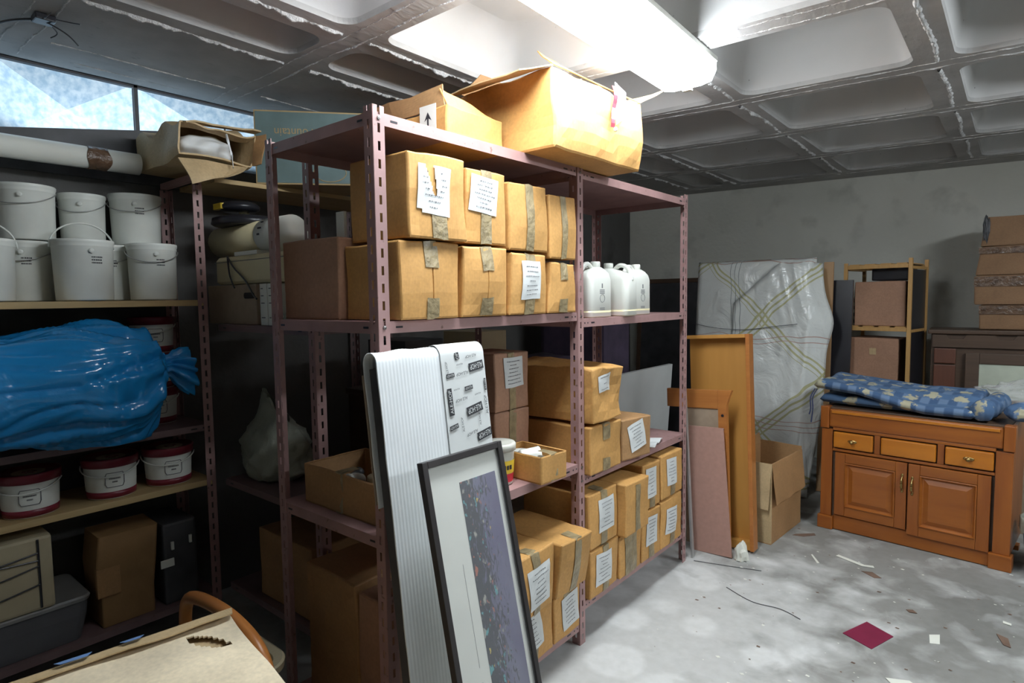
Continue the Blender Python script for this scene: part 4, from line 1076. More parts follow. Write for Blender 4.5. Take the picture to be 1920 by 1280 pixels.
bm = BM(); flap(bm, [(.15, -.16, .005), (.15, .13, .012), (.20, .04, -.03), (.19, -.12, -.095)], seed=21, amp=.022); o = obj('flap', bm, 'card3', t); o.modifiers.new('s', 'SOLIDIFY').thickness = .006
bm = BM(); flap(bm, [(.15, .155, .02), (.15, .165, .15), (.20, .19, .155), (.20, .17, .02)], seed=25, amp=.02); o = obj('flap', bm, 'card2', t); o.modifiers.new('s', 'SOLIDIFY').thickness = .006
bm = BM(); flap(bm, [(.15, -.15, .155), (.15, .16, .165), (.19, .165, .175), (.18, -.14, .150)], seed=27, amp=.02); o = obj('flap', bm, 'card3', t); o.modifiers.new('s', 'SOLIDIFY').thickness = .007
bm = BM(); bmesh.ops.create_icosphere(bm, subdivisions=4, radius=1)
for v in bm.verts:
    q = noise.noise(v.co*2)*.2; v.co = Vector((v.co.x*.10*(1+q), v.co.y*.12*(1+q), .078+v.co.z*.058*(1+q)))
o = obj('white_padding', bm, 'foam', t, (.02, -.01, 0), smooth=True)
bm = BM(); pts = [(.155, .03, .155), (.17, .035, .10), (.165, .05, .045), (.185, .045, -.01)]
tube(bm, smooth_path(pts), .006, 6, flat=.3); obj('string', bm, 'foam', t)
bm = BM()
rd = random.Random(4)
for k in range(5): box(bm, -.12+k*.03, -.105+k*.03, -.1705, -.1695, .09, .105)
bm.free()
# upside-down printed box
t = tag(empty('printed_box', (-2.615, 1.68, 2.054), R(-40.5)), 'blue-grey box with orange edges and upside-down lettering on the corner rack', 'box')
# local x = across the face to the right, local -y = outward normal
t.rotation_euler = (0, 0, math.atan2(1.874-1.476, -2.44+2.78))
bm = BM(); box(bm, -.265, .36, 0, .30, 0, .345, bev=.003); obj('carton_body', bm, 'gold', t)
bm = BM(); box(bm, -.258, .353, -.002, -.0004, .008, .337); fo = obj('printed_face', bm, 'teal', t); fo['label'] = 'grey-blue printed side'
b2 = text_bm('n Fountain', .052)
for v in b2.verts: v.co = Vector((-v.co.x*1.0 - .065, -.0032, -v.co.y*1.05 + .245))
obj('printed_text', b2, 'gold', fo)
bm = BM(); tube(bm, [(.075+.075*math.cos(a), -.0025, .06+.045*math.sin(a)) for a in [k*2*PI/40 for k in range(41)]], .0022, 5); obj('printed_ring', bm, 'gold', fo)

# ------------------------------------------------------------------ corner rack contents
CZ = 1.4015
t = tag(empty('appliance', (-2.62, 1.42, CZ)), 'beige kitchen appliance with a black and yellow knob on the corner rack', 'appliance')
bm = BM(); loft(bm, [(.178, .30, .11, .03, 0, 0), (.19, .31, .12, .035, 0, 0), (.285, .31, .12, .035, 0, 0), (.30, .30, .11, .035, 0, 0)]); obj('body', bm, 'cream', t, (.06, 0, 0))
bm = BM(); box(bm, -.24, .365, -.1215, -.1205, .276, .279); obj('lid_gap', bm, 'greyink', t)
bm = BM(); tube(bm, [(-.36, -.02, .385), (.075, -.02, .385)], .072, 28); obj('drum', bm, 'cream', t, smooth=True)
bm = BM(); tube(bm, [(.077, -.02, .385), (.27, -.02, .385)], .076, 28); obj('end_cap', bm, 'white', t, smooth=True)
for a, w in ((.75, .022), (.35, .028), (.0, .02)):
    bm = BM(); box(bm, .11, .11+w, -.0200-.0765*math.cos(a)-.0008, -.0200-.0765*math.cos(a)+.001, .385+.0765*math.sin(a)-.004, .385+.0765*math.sin(a)+.004)
    obj('printed_mark', bm, 'ink', t)
bm = BM(); lathe(bm, [(0, .445), (.145, .445), (.155, .452), (.150, .478), (.11, .490), (0, .490)], 36, cx=-.15); obj('black_collar', bm, 'black', t, smooth=True)
bm = BM(); lathe(bm, [(0, .488), (.022, .488), (.022, .515), (0, .515)], 16, cx=-.18); obj('neck', bm, 'cream', t, smooth=True)
bm = BM(); lathe(bm, [(0, 0), (.07, 0), (.088, .012), (.088, .026), (.07, .042), (0, .045)], 32); k_ = obj('knob', bm, 'black', t, (-.18, -.02, .514), smooth=True)
bm = BM(); loft(bm, [(0, .042, .011, .01, 0, 0), (.026, .042, .011, .01, 0, 0)]); obj('knob_grip', bm, 'yellow', k_, (-.03, -.082, .008))
bm = BM(); box(bm, -.06, .14, -.115, .0, .3005, .318, bev=.003); obj('base_plate', bm, 'white', t)
bm = BM(); tube(bm, smooth_path([(-.10, -.126, .30), (-.04, -.130, .25), (.06, -.130, .19), (.13, -.135, .13), (.17, -.14, .11)]), .004, 6); obj('cord', bm, 'black', t)
bm = BM(); tube(bm, smooth_path([(-.10, -.126, .30), (-.08, -.13, .22), (-.03, -.135, .16)]), .004, 6); obj('cord', bm, 'black', t)
t = tag(empty('carton_with_handhole', (-2.64, 1.42, CZ)), 'grey-brown carton with an oval hand hole under the beige appliance', 'carton')
bm = BM(); box(bm, -.30, .15, -.12, .14, 0, .174, bev=.003); obj('carton_body', bm, 'hardboard', t)
bm = BM(); loft(bm, [(0, .045, .013, .012, 0, 0), (.002, .045, .013, .012, 0, 0)]); obj('hand_hole', bm, 'black', t, (.09, -.1205, .125), (R(90), 0, 0))
for k, lb in ((0, 'left of two slim white printed cartons standing on the corner rack'), (1, 'right of two slim white printed cartons standing on the corner rack')):
    t = tag(empty('slim_box', (-2.395+k*.063, 1.34, CZ)), lb, 'box', 'slim white cartons')
    bm = BM(); box(bm, -.028, .028, -.06, .10, 0, .172, bev=.002); obj('carton_body', bm, 'white', t)
    bm = BM(); rd = random.Random(k)
    for z in (.03, .09, .12, .15): box(bm, -.018, -.018+.012+.02*rd.random(), -.0608, -.0602, z, z+.004)
    obj('printed_text', bm, 'greyink', t)
t = tag(empty('crumpled_wrap', (-2.22, 1.335, CZ)), 'crumpled white wrap lying beside the slim white cartons', 'wrap')
def blob(bm, sx, sy, sz, cz=0, sub=4, amp=.25, fr=2, seed=0, flat=True):
    bmesh.ops.create_icosphere(bm, subdivisions=sub, radius=1)
    for v in bm.verts:
        q = noise.noise(v.co*fr + Vector((seed, 0, 0)))*amp + (1-abs(noise.noise(v.co*fr*1.6+Vector((0, seed, 3)))))**4*amp*.5
        v.co = Vector((v.co.x*sx*(1+q), v.co.y*sy*(1+q), cz + v.co.z*sz*(1+q)))
        if flat and v.co.z < .002: v.co.z = .002
bm = BM(); blob(bm, .06, .06, .035, .03, seed=4); obj('wrap', bm, 'greybag', t, smooth=True)
t = tag(empty('carrier_bag', (-2.60, 1.43, .694)), 'open crumpled whitish carrier bag on the dark corner rack', 'bag')
bm = BM(); NU = 60; rings = []
prof = [(0, .10, .09), (.04, .155, .12), (.10, .17, .13), (.17, .165, .12), (.22, .15, .10), (.27, .12, .06), (.33, .10, .03)]
for i in range(31):
    s_ = i/30*(len(prof)-1); a = int(min(s_, len(prof)-2)); f = s_-a; z, rx, ry = [prof[a][m]*(1-f)+prof[a+1][m]*f for m in range(3)]
    rr = []
    for k in range(NU):
        an = 2*PI*k/NU; q = noise.noise(Vector((math.cos(an)*2.2, math.sin(an)*2.2, z*14)))*.22 + (1-abs(noise.noise(Vector((math.cos(an)*3, math.sin(an)*3, z*9+4)))))**5*.12
        zz = z + (.07*math.cos(an-.3)*-1*(i/30)**3 + .03*noise.noise(Vector((an*1.5, 2, 2))))*(i/30)
        rr.append(bm.verts.new((rx*(1+q)*math.cos(an), ry*(1+q)*math.sin(an), max(0, zz))))
    rings.append(rr)
for A, B in zip(rings, rings[1:]):
    for k in range(NU): bm.faces.new((A[k], A[(k+1) % NU], B[(k+1) % NU], B[k]))
bm.faces.new(rings[0]); obj('bag_body', bm, 'greybag', t, smooth=True)
bm = BM(); tube(bm, smooth_path([(-.05, -.02, .26), (-.06, -.03, .34), (.0, -.03, .36), (.03, -.02, .27)]), .010, 8, flat=.4); obj('bag_handle', bm, 'greybag', t, smooth=True)
carton((-2.35, 1.48, .2015), (.42, .36, .30), 'dark brown carton on the lowest corner rack shelf', seed=61, amp=.004, mat='card2')

# ------------------------------------------------------------------ inside the near bay, middle shelf, near end
MZ = .7985
r_, c0 = carton((-1.70, 1.275, MZ), (.42, .26, .135), 'open dark carton of small bottles on the near end of the middle shelf', seed=62, amp=.004, mat='card2', openz=True, cat='open carton', face='end', tape='full', tw=.04, tc=.0)
GBt = 'small bottles piled in the dark open carton'
BT = [(-1.77, 1.25, MZ+.075, 70, 20, 'white'), (-1.655, 1.24, MZ+.078, 20, 70, 'beigeplastic'), (-1.60, 1.30, MZ+.07, 80, 140, 'white'), (-1.70, 1.30, MZ+.09, 15, 30, 'beigeplastic'), (-1.83, 1.30, MZ+.06, 60, 200, 'darkgrey'), (-1.73, 1.20, MZ+.06, 75, 300, 'darkgrey'), (-1.56, 1.22, MZ+.055, 60, 40, 'white'), (-1.66, 1.335, MZ+.115, 8, 0, 'white')]
BL = ['lying at the left of the pile', 'with pale cap upright at the front of the pile', 'lying at the right of the pile', 'standing tilted in the middle of the pile', 'dark, at the back left of the pile', 'dark, lying across the front of the pile', 'at the near right corner of the pile', 'standing highest at the back of the pile']
for (x, y, z, ti, az, mt), lb in zip(BT, BL):
    t = tag(empty('small_bottle', (x, y, z), rot=(R(ti), 0, R(az))), 'small round bottle ' + lb, 'bottle', GBt)
    bm = BM(); lathe(bm, [(0, -.045), (.022, -.045), (.024, -.04), (.024, .0), (.020, .012), (.012, .016), (0, .016)], 20); obj('body', bm, 'darkgrey' if mt != 'white' else 'tub', t, smooth=True)
    bm = BM(); lathe(bm, [(.0, .012), (.0175, .012), (.018, .034), (.015, .037), (0, .037)], 20); obj('cap', bm, mt, t, smooth=True)
carton((-1.80, 1.62, MZ), (.30, .30, .19), 'dark brown carton behind the bottle carton on the middle shelf', seed=63, amp=.01, mat='card2')
t = tag(empty('white_carton', (-1.53, 1.50, MZ)), 'pale printed carton behind the foam panel edge on the middle shelf', 'carton')
bm = BM(); box(bm, -.07, .07, -.03, .10, 0, .20, bev=.003); obj('carton_body', bm, 'beigeplastic', t)
t = tag(empty('dark_cloth_bundle', (-1.77, 1.62, 1.000)), 'dark blue bundle lying on the brown carton of the middle shelf', 'bundle')
bm = BM(); blob(bm, .16, .15, .07, .07, seed=9); obj('bundle', bm, 'bluecloth', t, smooth=True)
t = tag(empty('white_card', (-2.04, 1.62, 0)), 'x', 'card'); bpy.data.objects.remove(t)

# behind the steel unit: things stacked against the left wall
def simple_box(name, label, cat, loc, dims, mat, rz=0, rot=None, bev=.003, group=None, part='body'):
    t = tag(empty(name, loc, R(rz), rot), label, cat, group)
    bm = BM(); box(bm, -dims[0]/2, dims[0]/2, -dims[1]/2, dims[1]/2, 0, dims[2], bev=bev); obj(part, bm, mat, t); return t
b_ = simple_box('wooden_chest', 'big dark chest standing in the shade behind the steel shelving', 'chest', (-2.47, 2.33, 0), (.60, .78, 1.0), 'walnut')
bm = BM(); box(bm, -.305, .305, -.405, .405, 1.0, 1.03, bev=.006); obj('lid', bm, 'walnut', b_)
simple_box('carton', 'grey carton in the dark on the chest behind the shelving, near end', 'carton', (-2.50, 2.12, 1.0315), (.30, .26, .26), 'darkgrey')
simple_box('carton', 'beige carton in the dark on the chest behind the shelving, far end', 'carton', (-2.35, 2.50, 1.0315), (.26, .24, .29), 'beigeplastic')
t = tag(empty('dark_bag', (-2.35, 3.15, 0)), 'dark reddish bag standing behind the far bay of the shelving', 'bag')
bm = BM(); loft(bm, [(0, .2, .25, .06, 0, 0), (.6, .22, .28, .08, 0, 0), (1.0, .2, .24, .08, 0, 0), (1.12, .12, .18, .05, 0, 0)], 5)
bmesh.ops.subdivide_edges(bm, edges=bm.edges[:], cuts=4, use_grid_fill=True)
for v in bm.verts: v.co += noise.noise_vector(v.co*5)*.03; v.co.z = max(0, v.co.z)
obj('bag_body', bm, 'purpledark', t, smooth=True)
# seen under the far bay's upper shelf
t = tag(empty('leaning_panel', (-2.11, 3.62, .0), rot=(0, R(4), 0)), 'pale grey panel leaning behind the far bay of the shelving', 'panel')
bm = BM(); box(bm, -.015, .015, -1.15, .75, .005, .98, bev=.003); obj('panel', bm, 'greypanel', t)
t = tag(empty('suitcase', (-2.62, 4.05, 0)), 'dark brown suitcase stood on end behind the pale grey panel', 'suitcase')
bm = BM(); box(bm, -.3, .3, -.20, .20, .02, 1.42, bev=.05); obj('body', bm, 'purpledark', t)
bm = BM(); tube(bm, smooth_path([(-.08, 0, 1.42), (-.07, 0, 1.46), (.07, 0, 1.46), (.08, 0, 1.42)]), .012, 8); obj('handle', bm, 'black', t)
for k, (x, y) in enumerate(((-.25, -.15), (.25, -.15), (-.25, .15), (.25, .15))):
    bm = BM(); box(bm, x-.02, x+.02, y-.02, y+.02, 0, .025); obj('foot', bm, 'black', t)
t = tag(empty('framed_board', (-2.08, 5.15, 0), rot=(R(-4), 0, 0)), 'large dark framed board standing behind the jugs by the back wall', 'frame')
bm = BM(); box(bm, -.66, .12, -.012, .012, 0.002, 1.62); obj('board', bm, 'darkgrey', t)
for q in ((.12, .16, 0.002, 1.66), (-.70, -.66, 0.002, 1.66), (-.66, .12, 1.62, 1.66)):
    bm = BM(); box(bm, q[0], q[1], -.02, .02, q[2], q[3], bev=.003); obj('frame_rail', bm, 'walnut', t)

# ------------------------------------------------------------------ boards leaning past the far post
t = tag(empty('metal_strip', (-1.385, 3.262, 0.004), rot=(0, R(-3.2), 0)), 'thin pale metal strip leaning on the far shelving post', 'strip')
bm = BM(); box(bm, -.006, .006, -.012, .012, 0, 1.08, bev=.001); obj('strip', bm, 'steelgrey', t)
# orange tray-like panel (bed base), rim round three sides
t = tag(empty('orange_panel', (-1.305, 3.545, .004), rot=(R(-3.2), R(-3.0), R(2))), 'tall orange wooden panel with a raised rim leaning behind the rosy board', 'wooden panel')
hw, hh = .175, 1.262
bm = BM(); box(bm, -hw-.02, hw, .02, .032, 0, hh); obj('sheet', bm, 'orangewood', t)
bm = BM(); box(bm, hw-.014, hw+.008, -.045, .034, 0, hh, bev=.002); obj('rim', bm, 'pinewood', t)
bm = BM(); box(bm, -hw-.02, hw-.0145, -.045, .034, hh-.022, hh, bev=.002); obj('rim', bm, 'orangewood', t)
bm = BM(); box(bm, -hw-.02, hw-.0145, -.03, .0195, .0, .05, bev=.002); obj('rim', bm, 'orangewood', t)
# headboard in front of it
t = tag(empty('bed_headboard', (-1.36, 3.425, .004), rot=(R(-1.5), R(-2.5), 0)), 'varnished pine headboard with a stepped corner between rosy board and orange panel', 'headboard')
bm = BM(); box(bm, -.23, .085, -.014, .014, .835, .945, bev=.004); obj('top_rail', bm, 'pinewood', t)
bm = BM()
pr = [(.086, 0), (.135, 0), (.135, .86), (.150, .905), (.165, .945), (.086, .945)]
A = [bm.verts.new((x, -.016, z)) for x, z in pr]; B = [bm.verts.new((x, .016, z)) for x, z in pr]
bm.faces.new(A); bm.faces.new(B[::-1])
for k in range(6): bm.faces.new((A[k], A[(k+1) % 6], B[(k+1) % 6], B[k]))
obj('side_post', bm, 'pinewood', t)
bm = BM(); lathe(bm, [(0, 0), (.008, 0), (.008, .003), (0, .004)], 12)
for z in (.80, .72): 
    if z == .80: h0 = obj('screw_cap', bm, 'black', t, (.112, -.0165, z), (R(90), 0, 0))
    else: h1 = h0.copy(); C.objects.link(h1); h1.location = (.112, -.0165, z)
bm = BM(); box(bm, -.13, .085, -.006, .006, .02, .834); obj('infill_board', bm, 'hardboard', t)
t = tag(empty('rosy_board', (-1.325, 3.375, .003), rot=(R(-1.2), R(-2.2), 0)), 'rosy brown hardboard sheet leaning in front beside the shelving far post', 'board')
bm = BM()
hexa(bm, [(-.115, -.004, 0), (.125, -.004, 0), (.125, .004, 0), (-.115, .004, 0), (-.115, -.004, .738), (.090, -.004, .738), (.090, .004, .738), (-.115, .004, .738)]); obj('board', bm, 'pinkboard', t)
t = tag(empty('crumpled_paper', (-1.16, 3.40, 0)), 'crumpled white paper at the foot of the rosy board', 'paper')
bm = BM(); blob(bm, .035, .03, .09, .0, 3, .5, 2, 3); obj('paper', bm, 'debrisw', t)
# open carton on the floor
t = tag(empty('open_floor_carton', (-1.205, 3.975, 0), R(-4)), 'tall open brown carton on the floor in front of the mattress', 'open carton')
bm = BM(); hx, hy, hz = .135, .255, .49
box(bm, -hx, hx, -hy, hy, 0, .005); obj('bottom', bm, 'card2', t)
for nm_, q, mt in (('side', (-hx, hx, -hy, -hy+.005, .005, hz), 'card3'), ('side', (-hx, hx, hy-.005, hy, .005, hz+.02), 'card2'), ('side', (-hx, -hx+.005, -hy+.005, hy-.005, .005, hz), 'card2'), ('side', (hx-.005, hx, -hy+.005, hy-.005, .005, hz), 'card2')):
    bm = BM(); box(bm, *q)
    bmesh.ops.subdivide_edges(bm, edges=bm.edges[:], cuts=8, use_grid_fill=True)
    for v in bm.verts: v.co += noise.noise_vector(v.co*5)*Vector((.006, .006, 0)).length*.5
    obj(nm_, bm, mt, t)
bm = BM(); flap(bm, [(-hx+.02, -hy-.004, .0+.49), (.0+.135, -hy-.004, .49), (.125, -hy-.030, .22), (-hx+.02, -hy-.026, .22)], amp=.004, seed=31); o = obj('flap', bm, 'card3', t); o.modifiers.new('s', 'SOLIDIFY').thickness = .004
bm = BM(); flap(bm, [(hx+.003, -hy+.005, .49), (hx+.003, hy-.005, .49), (hx+.03, hy-.01, .25), (hx+.03, -hy+.01, .25)], amp=.004, seed=33); o = obj('flap', bm, 'card2', t); o.modifiers.new('s', 'SOLIDIFY').thickness = .004
bm = BM(); flap(bm, [(-hx, -hy, .49), (-hx, hy, .49), (-hx-.01, hy, .56), (-hx-.01, -hy+.03, .52)], amp=.006, seed=35); o = obj('flap', bm, 'card2', t); o.modifiers.new('s', 'SOLIDIFY').thickness = .004

# ------------------------------------------------------------------ mattress and cover
t = tag(empty('mattress', (-1.575, 4.62, .012), rot=(R(-6), R(0), R(3))), 'white mattress in a plaid plastic-like cover leaning upright by the back wall', 'mattress')
bm = BM(); hx, hz = .44, 1.775
def mpt(x, z, s):
    return x, z
secs = []
n = 40
G = []
for i in range(n+1):
    row = []
    for j in range(2*n+1):
        u, v = i/n*2-1, j/(2*n)
        x = u*hx; z = v*hz
        # rounded corners and thick soft edges
        e = min(1, (1-abs(u))*hx/.05); f_e = min(1, min(v, 1-v)*hz/.05)
        th_ = .085*math.sqrt(max(0, 1-(1-e)**2))*math.sqrt(max(0, 1-(1-f_e)**2)) + .006
        row.append((x - (.035 if z < 1.0 else 0)*0, z, th_ + .012*noise.noise(Vector((x*3, z*3, 1)))*e*f_e))
    G.append(row)
F = [[bm.verts.new((x, -.0-th_, z)) for x, z, th_ in r] for r in G]; K2 = [[bm.verts.new((x, th_, z)) for x, z, th_ in r] for r in G]
for S_ in (F, K2):
    for i in range(n):
        for j in range(2*n): bm.faces.new((S_[i][j], S_[i+1][j], S_[i+1][j+1], S_[i][j+1]))
for i in range(n):
    bm.faces.new((F[i][0], F[i+1][0], K2[i+1][0], K2[i][0])); bm.faces.new((F[i][-1], F[i+1][-1], K2[i+1][-1], K2[i][-1]))
for j in range(2*n):
    bm.faces.new((F[0][j], F[0][j+1], K2[0][j+1], K2[0][j])); bm.faces.new((F[-1][j], F[-1][j+1], K2[-1][j+1], K2[-1][j]))
for v in bm.verts: v.co.y += .09; 
obj('mattress_body', bm, 'plaid', t, smooth=True)
# cover slipping off along the right side
bm = BM(); NU, NV = 44, 90; G = []
for i in range(NU+1):
    row = []
    for j in range(NV+1):
        u, v = i/NU, j/NV; z = 1.70 - 1.62*v
        x = -.12 + .60*u + .045*math.sin(v*PI*1.1)*u + (.055*math.exp(-((z-1.30)/.16)**2))*u**2 - .05*(v > .6)*(v-.6)*u
        y = -.012 - .03*u*(1-u) - .012*abs(noise.noise(Vector((u*5, v*7, 3)))) - .035*u**2*math.exp(-((z-1.32)/.25)**2)
        if u > .82: y += (u-.82)*.75
        fold = (1-abs(noise.noise(Vector((u*7 - v*1.5, v*2.2, 5)))))**5
        y -= .028*fold*max(0, (u-.25))
        top = .10*math.sin(u*3)*(1-v)**4
        row.append(bm.verts.new((x, y, z - .28*(1-u)*(1-v)*1.0*0 + (.03 if v == 0 else 0) - .55*max(0, .55-u)*(1-v)**2)))
    G.append(row)
for i in range(NU):
    for j in range(NV): bm.faces.new((G[i][j], G[i+1][j], G[i+1][j+1], G[i][j+1]))
o = obj('loose_cover', bm, 'plaid', t, smooth=True); o.modifiers.new('s', 'SOLIDIFY').thickness = .003
bm = BM(); tube(bm, smooth_path([(-.43, -.016, 1.27), (-.25, -.03, 1.235), (-.02, -.035, 1.225), (.18, -.05, 1.25), (.36, -.075, 1.27)]), .0025, 6); obj('cover_hem', bm, 'darkgrey', t)
t = tag(empty('wooden_plank', (-1.105, 4.97, .004), rot=(R(-3.4), R(0), 0)), 'long pale wooden slat standing on edge between mattress and bamboo rack', 'slat')
bm = BM(); box(bm, -.028, .038, -.014, .014, 0, 1.735, bev=.002); obj('slat', bm, 'beech', t)
t = tag(empty('dark_board', (-1.01, 5.04, .004), rot=(R(-4.5), 0, 0)), 'tall dark panel in the shade beside the bamboo rack', 'panel')
bm = BM(); box(bm, -.10, .06, -.012, .012, 0, 1.60, bev=.002); obj('panel', bm, 'black', t)

# ------------------------------------------------------------------ bamboo rack
t = tag(empty('bamboo_rack', (-1.010, 5.20, 0), R(-8)), 'narrow bamboo shelf rack holding two cartons against the back wall', 'rack')
rw, rdp, rh = .425, .40, 1.725
for nme, x, y in (('post', 0, 0), ('post', rw, 0), ('post', 0, rdp), ('post', rw, rdp)):
    bm = BM(); box(bm, x-.012, x+.012, y-.012, y+.012, 0, rh+(.02 if x else 0), bev=.002); obj(nme, bm, 'bamboo', t)
for z in (.25, .74, 1.232, 1.69):
    for y in (0, rdp):
        bm = BM(); box(bm, .013, rw-.013, y-.009, y+.009, z-.012, z+.016, bev=.002); obj('rail', bm, 'bamboo', t)
    for k in range(4):
        bm = BM(); x = .055+k*.105; box(bm, x-.035, x+.035, .0, rdp, z+.0165, z+.024, bev=.001); obj('shelf_slat', bm, 'bamboo', t)
    for x in (0, rw):
        bm = BM(); box(bm, x-.008, x+.008, .013, rdp-.013, z-.02, z+.0, bev=.001); obj('side_rail', bm, 'bamboo', t)
bm = BM(); box(bm, rw-.004, rw+.001, .014, rdp-.014, .27, 1.665); so_ = obj('side_net', bm, 'black', t)
def on_rack(x, y, z):
    c, s_ = math.cos(R(-8)), math.sin(R(-8)); return (-1.010 + x*c - y*s_, 5.20 + x*s_ + y*c, z)
carton(on_rack(.225, .17, 1.258), (.30, .335, .325), 'plain reddish carton on the upper shelf of the bamboo rack', seed=71, rz=R(-98), amp=.003, mat='card_rose')
carton(on_rack(.175, .18, .766), (.30, .32, .40), 'carton with a scrap of pale tape on the lower shelf of the bamboo rack', seed=72, rz=R(-98), amp=.005, mat='card_rose', tape='full', tw=.0) if False else None
r_, c0 = carton(on_rack(.19, .18, .766), (.30, .325, .40), 'carton with a square of pale tape on the lower shelf of the bamboo rack', seed=72, rz=R(-98), amp=.005, mat='card_rose')
bm = BM(); c0.patch(bm, 'front', -.0, .30, .045, .05, .05, .004); obj('pale_tape', bm, 'card3', r_)
for k in range(4):
    t2 = simple_box('folded_packet', ['lowest', 'second', 'third', 'topmost'][k] + ' of the small white and red packets beside the carton on the bamboo rack', 'packet', on_rack(.032, .20, 1.258+k*.053), (.03, .16, .050), 'white', -8, group='packets on the bamboo rack', bev=.004)
    bm = BM(); box(bm, -.010, .008, -.0812, -.0802, .012, .04); obj('printed_mark', bm, 'maroon' if k == 3 else 'bluecloth', t2)
simple_box('black_case', 'black case lying on top of the carton in the bamboo rack', 'case', on_rack(.27, .20, 1.590), (.24, .24, .09), 'black', -8, bev=.012)

# ------------------------------------------------------------------ dark sideboard with framed pale slab, cartons on top
t = tag(empty('dark_sideboard', (-.02, 5.62, 0), R(3)), 'dark wooden sideboard with scalloped front in the back right corner', 'sideboard')
bm = BM(); box(bm, -.47, .75, -.17, .22, .06, 1.195, bev=.004); obj('carcass', bm, 'walnut', t)
bm = BM(); box(bm, -.49, .77, -.20, .23, 1.1955, 1.225, bev=.006); obj('top', bm, 'walnut', t)
bm = BM()
pts = []; N_ = 60
for k in range(N_+1):
    x = -.46 + 1.2*k/N_; f = (x+.46) % .27
    pts.append((x, 1.19 - (.028 if (.10 < f < .19) else .0) ))
for (x0, z0), (x1, z1) in zip(pts, pts[1:]): hexa(bm, [(x0, -.195, 1.10), (x1, -.195, 1.10), (x1, -.1755, 1.10), (x0, -.1755, 1.10), (x0, -.195, z0), (x1, -.195, z1), (x1, -.1755, z1), (x0, -.1755, z0)])
bmesh.ops.remove_doubles(bm, verts=bm.verts, dist=.0005)
obj('scalloped_rail', bm, 'walnut', t)
for x0, x1, z0, z1 in ((-.45, -.32, .98, 1.09), (-.45, -.32, .60, .97), (-.45, -.32, .1, .59)):
    bm = BM(); box(bm, x0, x1, -.190, -.172, z0, z1, bev=.006); obj('small_drawer', bm, 'walnutred', t)
for x in (-.44, .72):
    for y in (-.14, .19):
        bm = BM(); box(bm, x-.025, x+.025, y-.025, y+.025, 0, .06); obj('foot', bm, 'walnut', t)
t = tag(empty('framed_slab', (-.22, 5.36, .004), rot=(R(-3), 0, R(3))), 'pale greenish slab in a wide dark frame standing against the sideboard', 'framed slab')
bm = BM(); box(bm, .03, .70, -.008, .008, .25, .985); obj('slab', bm, 'mirror', t)
for q in ((-.05, .0295, 0, 1.06), (.7005, .78, 0, 1.06), (.03, .70, .9855, 1.06), (.03, .70, 0, .2495)):
    bm = BM(); box(bm, q[0], q[1], -.018, .014, q[2], q[3], bev=.004); obj('frame_rail', bm, 'walnut', t)
GS = 'brown cartons piled on the dark sideboard'
def stackbox(name, x0, x1, z0, z1, y, d, sl, label, band=None, mat='card_shaded', rz=0):
    t = tag(empty(name, (x0, y, z0), rz), label, 'cardboard box', GS)
    bm = BM(); w = x1-x0; h = z1-z0
    hexa(bm, [(0, 0, 0), (w, 0, 0), (w, d, 0), (0, d, 0), (sl, 0, h), (w, 0, h), (w, d, h), (sl, d, h)])
    bmesh.ops.bevel(bm, geom=bm.edges[:], offset=.006, segments=2, affect='EDGES'); bmesh.ops.subdivide_edges(bm, edges=[e for e in bm.edges if e.calc_length() > .1], cuts=6, use_grid_fill=True)
    for v in bm.verts: v.co += noise.noise_vector(v.co*4 + Vector((z0*9, 0, 0)))*.006
    for v in bm.verts: v.co.z = max(.001, v.co.z)
    obj('carton_body', bm, mat, t)
    if band:
        bm = BM(); G = []
        for i in range(25):
            x = sl*(band[0]/h) -.004 + (w-.0)*i/24
            G.append([bm.verts.new((x, -.010 + .003*noise.noise(Vector((x*40, z0, k))), band[0]+(band[1]-band[0])*k/3)) for k in range(4)])
        for A, B in zip(G, G[1:]):
            for k in range(3): bm.faces.new((A[k], B[k], B[k+1], A[k+1]))
        o = obj('glossy_tape', bm, 'tape_brown', t)
    return t
stackbox('cardboard_box', -.207, .40, 1.229, 1.402, 5.50, .36, 0, 'lowest narrow carton of the pile on the dark sideboard', (.11, .17))
stackbox('cardboard_box', -.240, .40, 1.405, 1.612, 5.49, .38, .0, 'second carton from the bottom on the dark sideboard, widest', (.13, .20))
stackbox('cardboard_box', -.240, .40, 1.615, 1.815, 5.49, .38, .026, 'third carton of the sideboard pile with a slanting left side and taped edge', (.15, .195))
stackbox('cardboard_box', -.214, .40, 1.818, 2.020, 5.49, .38, .032, 'topmost carton of the sideboard pile with a frayed black corner', None)
t = bpy.data.objects['cardboard_box.%03d' % (len([o for o in bpy.data.objects if o.name.startswith('cardboard_box')])-1)]
bm = BM(); blob(bm, .016, .010, .075, .125, 3, .6, 4, 2, False); obj('frayed_corner', bm, 'darkgrey', t, (.028, -.004, 0))

# ------------------------------------------------------------------ cherry cabinet with doors and drawers
cw, cd, ch = .955, .44, .795
t = tag(empty('wooden_cabinet', (-.935, 4.215, 0), math.atan2(-.102, .959)), 'cherry wood cabinet with two doors and three drawer fronts, cushion on top', 'cabinet')
def fr(name, x0, x1, y0, y1, z0, z1, mat='cabwood', bev=.003, parent=None): 
    bm = BM(); box(bm, x0, x1, y0, y1, z0, z1, bev=bev); return obj(name, bm, mat, parent or t)
fr('carcass', .02, cw-.02, .022, cd, .03, ch-.012, 'walnut')
fr('side_post', .0, .065, .0, .05, .085, ch-.15, 'cabwoodz'); fr('side_post', cw-.075, cw, .0, .05, .085, ch-.15, 'cabwoodz')
fr('side_panel', 0, .018, .051, cd+.003, .085, ch-.012, 'cabwoodz'); fr('side_panel', cw-.018, cw, .051, cd+.003, .085, ch-.012, 'cabwoodz')
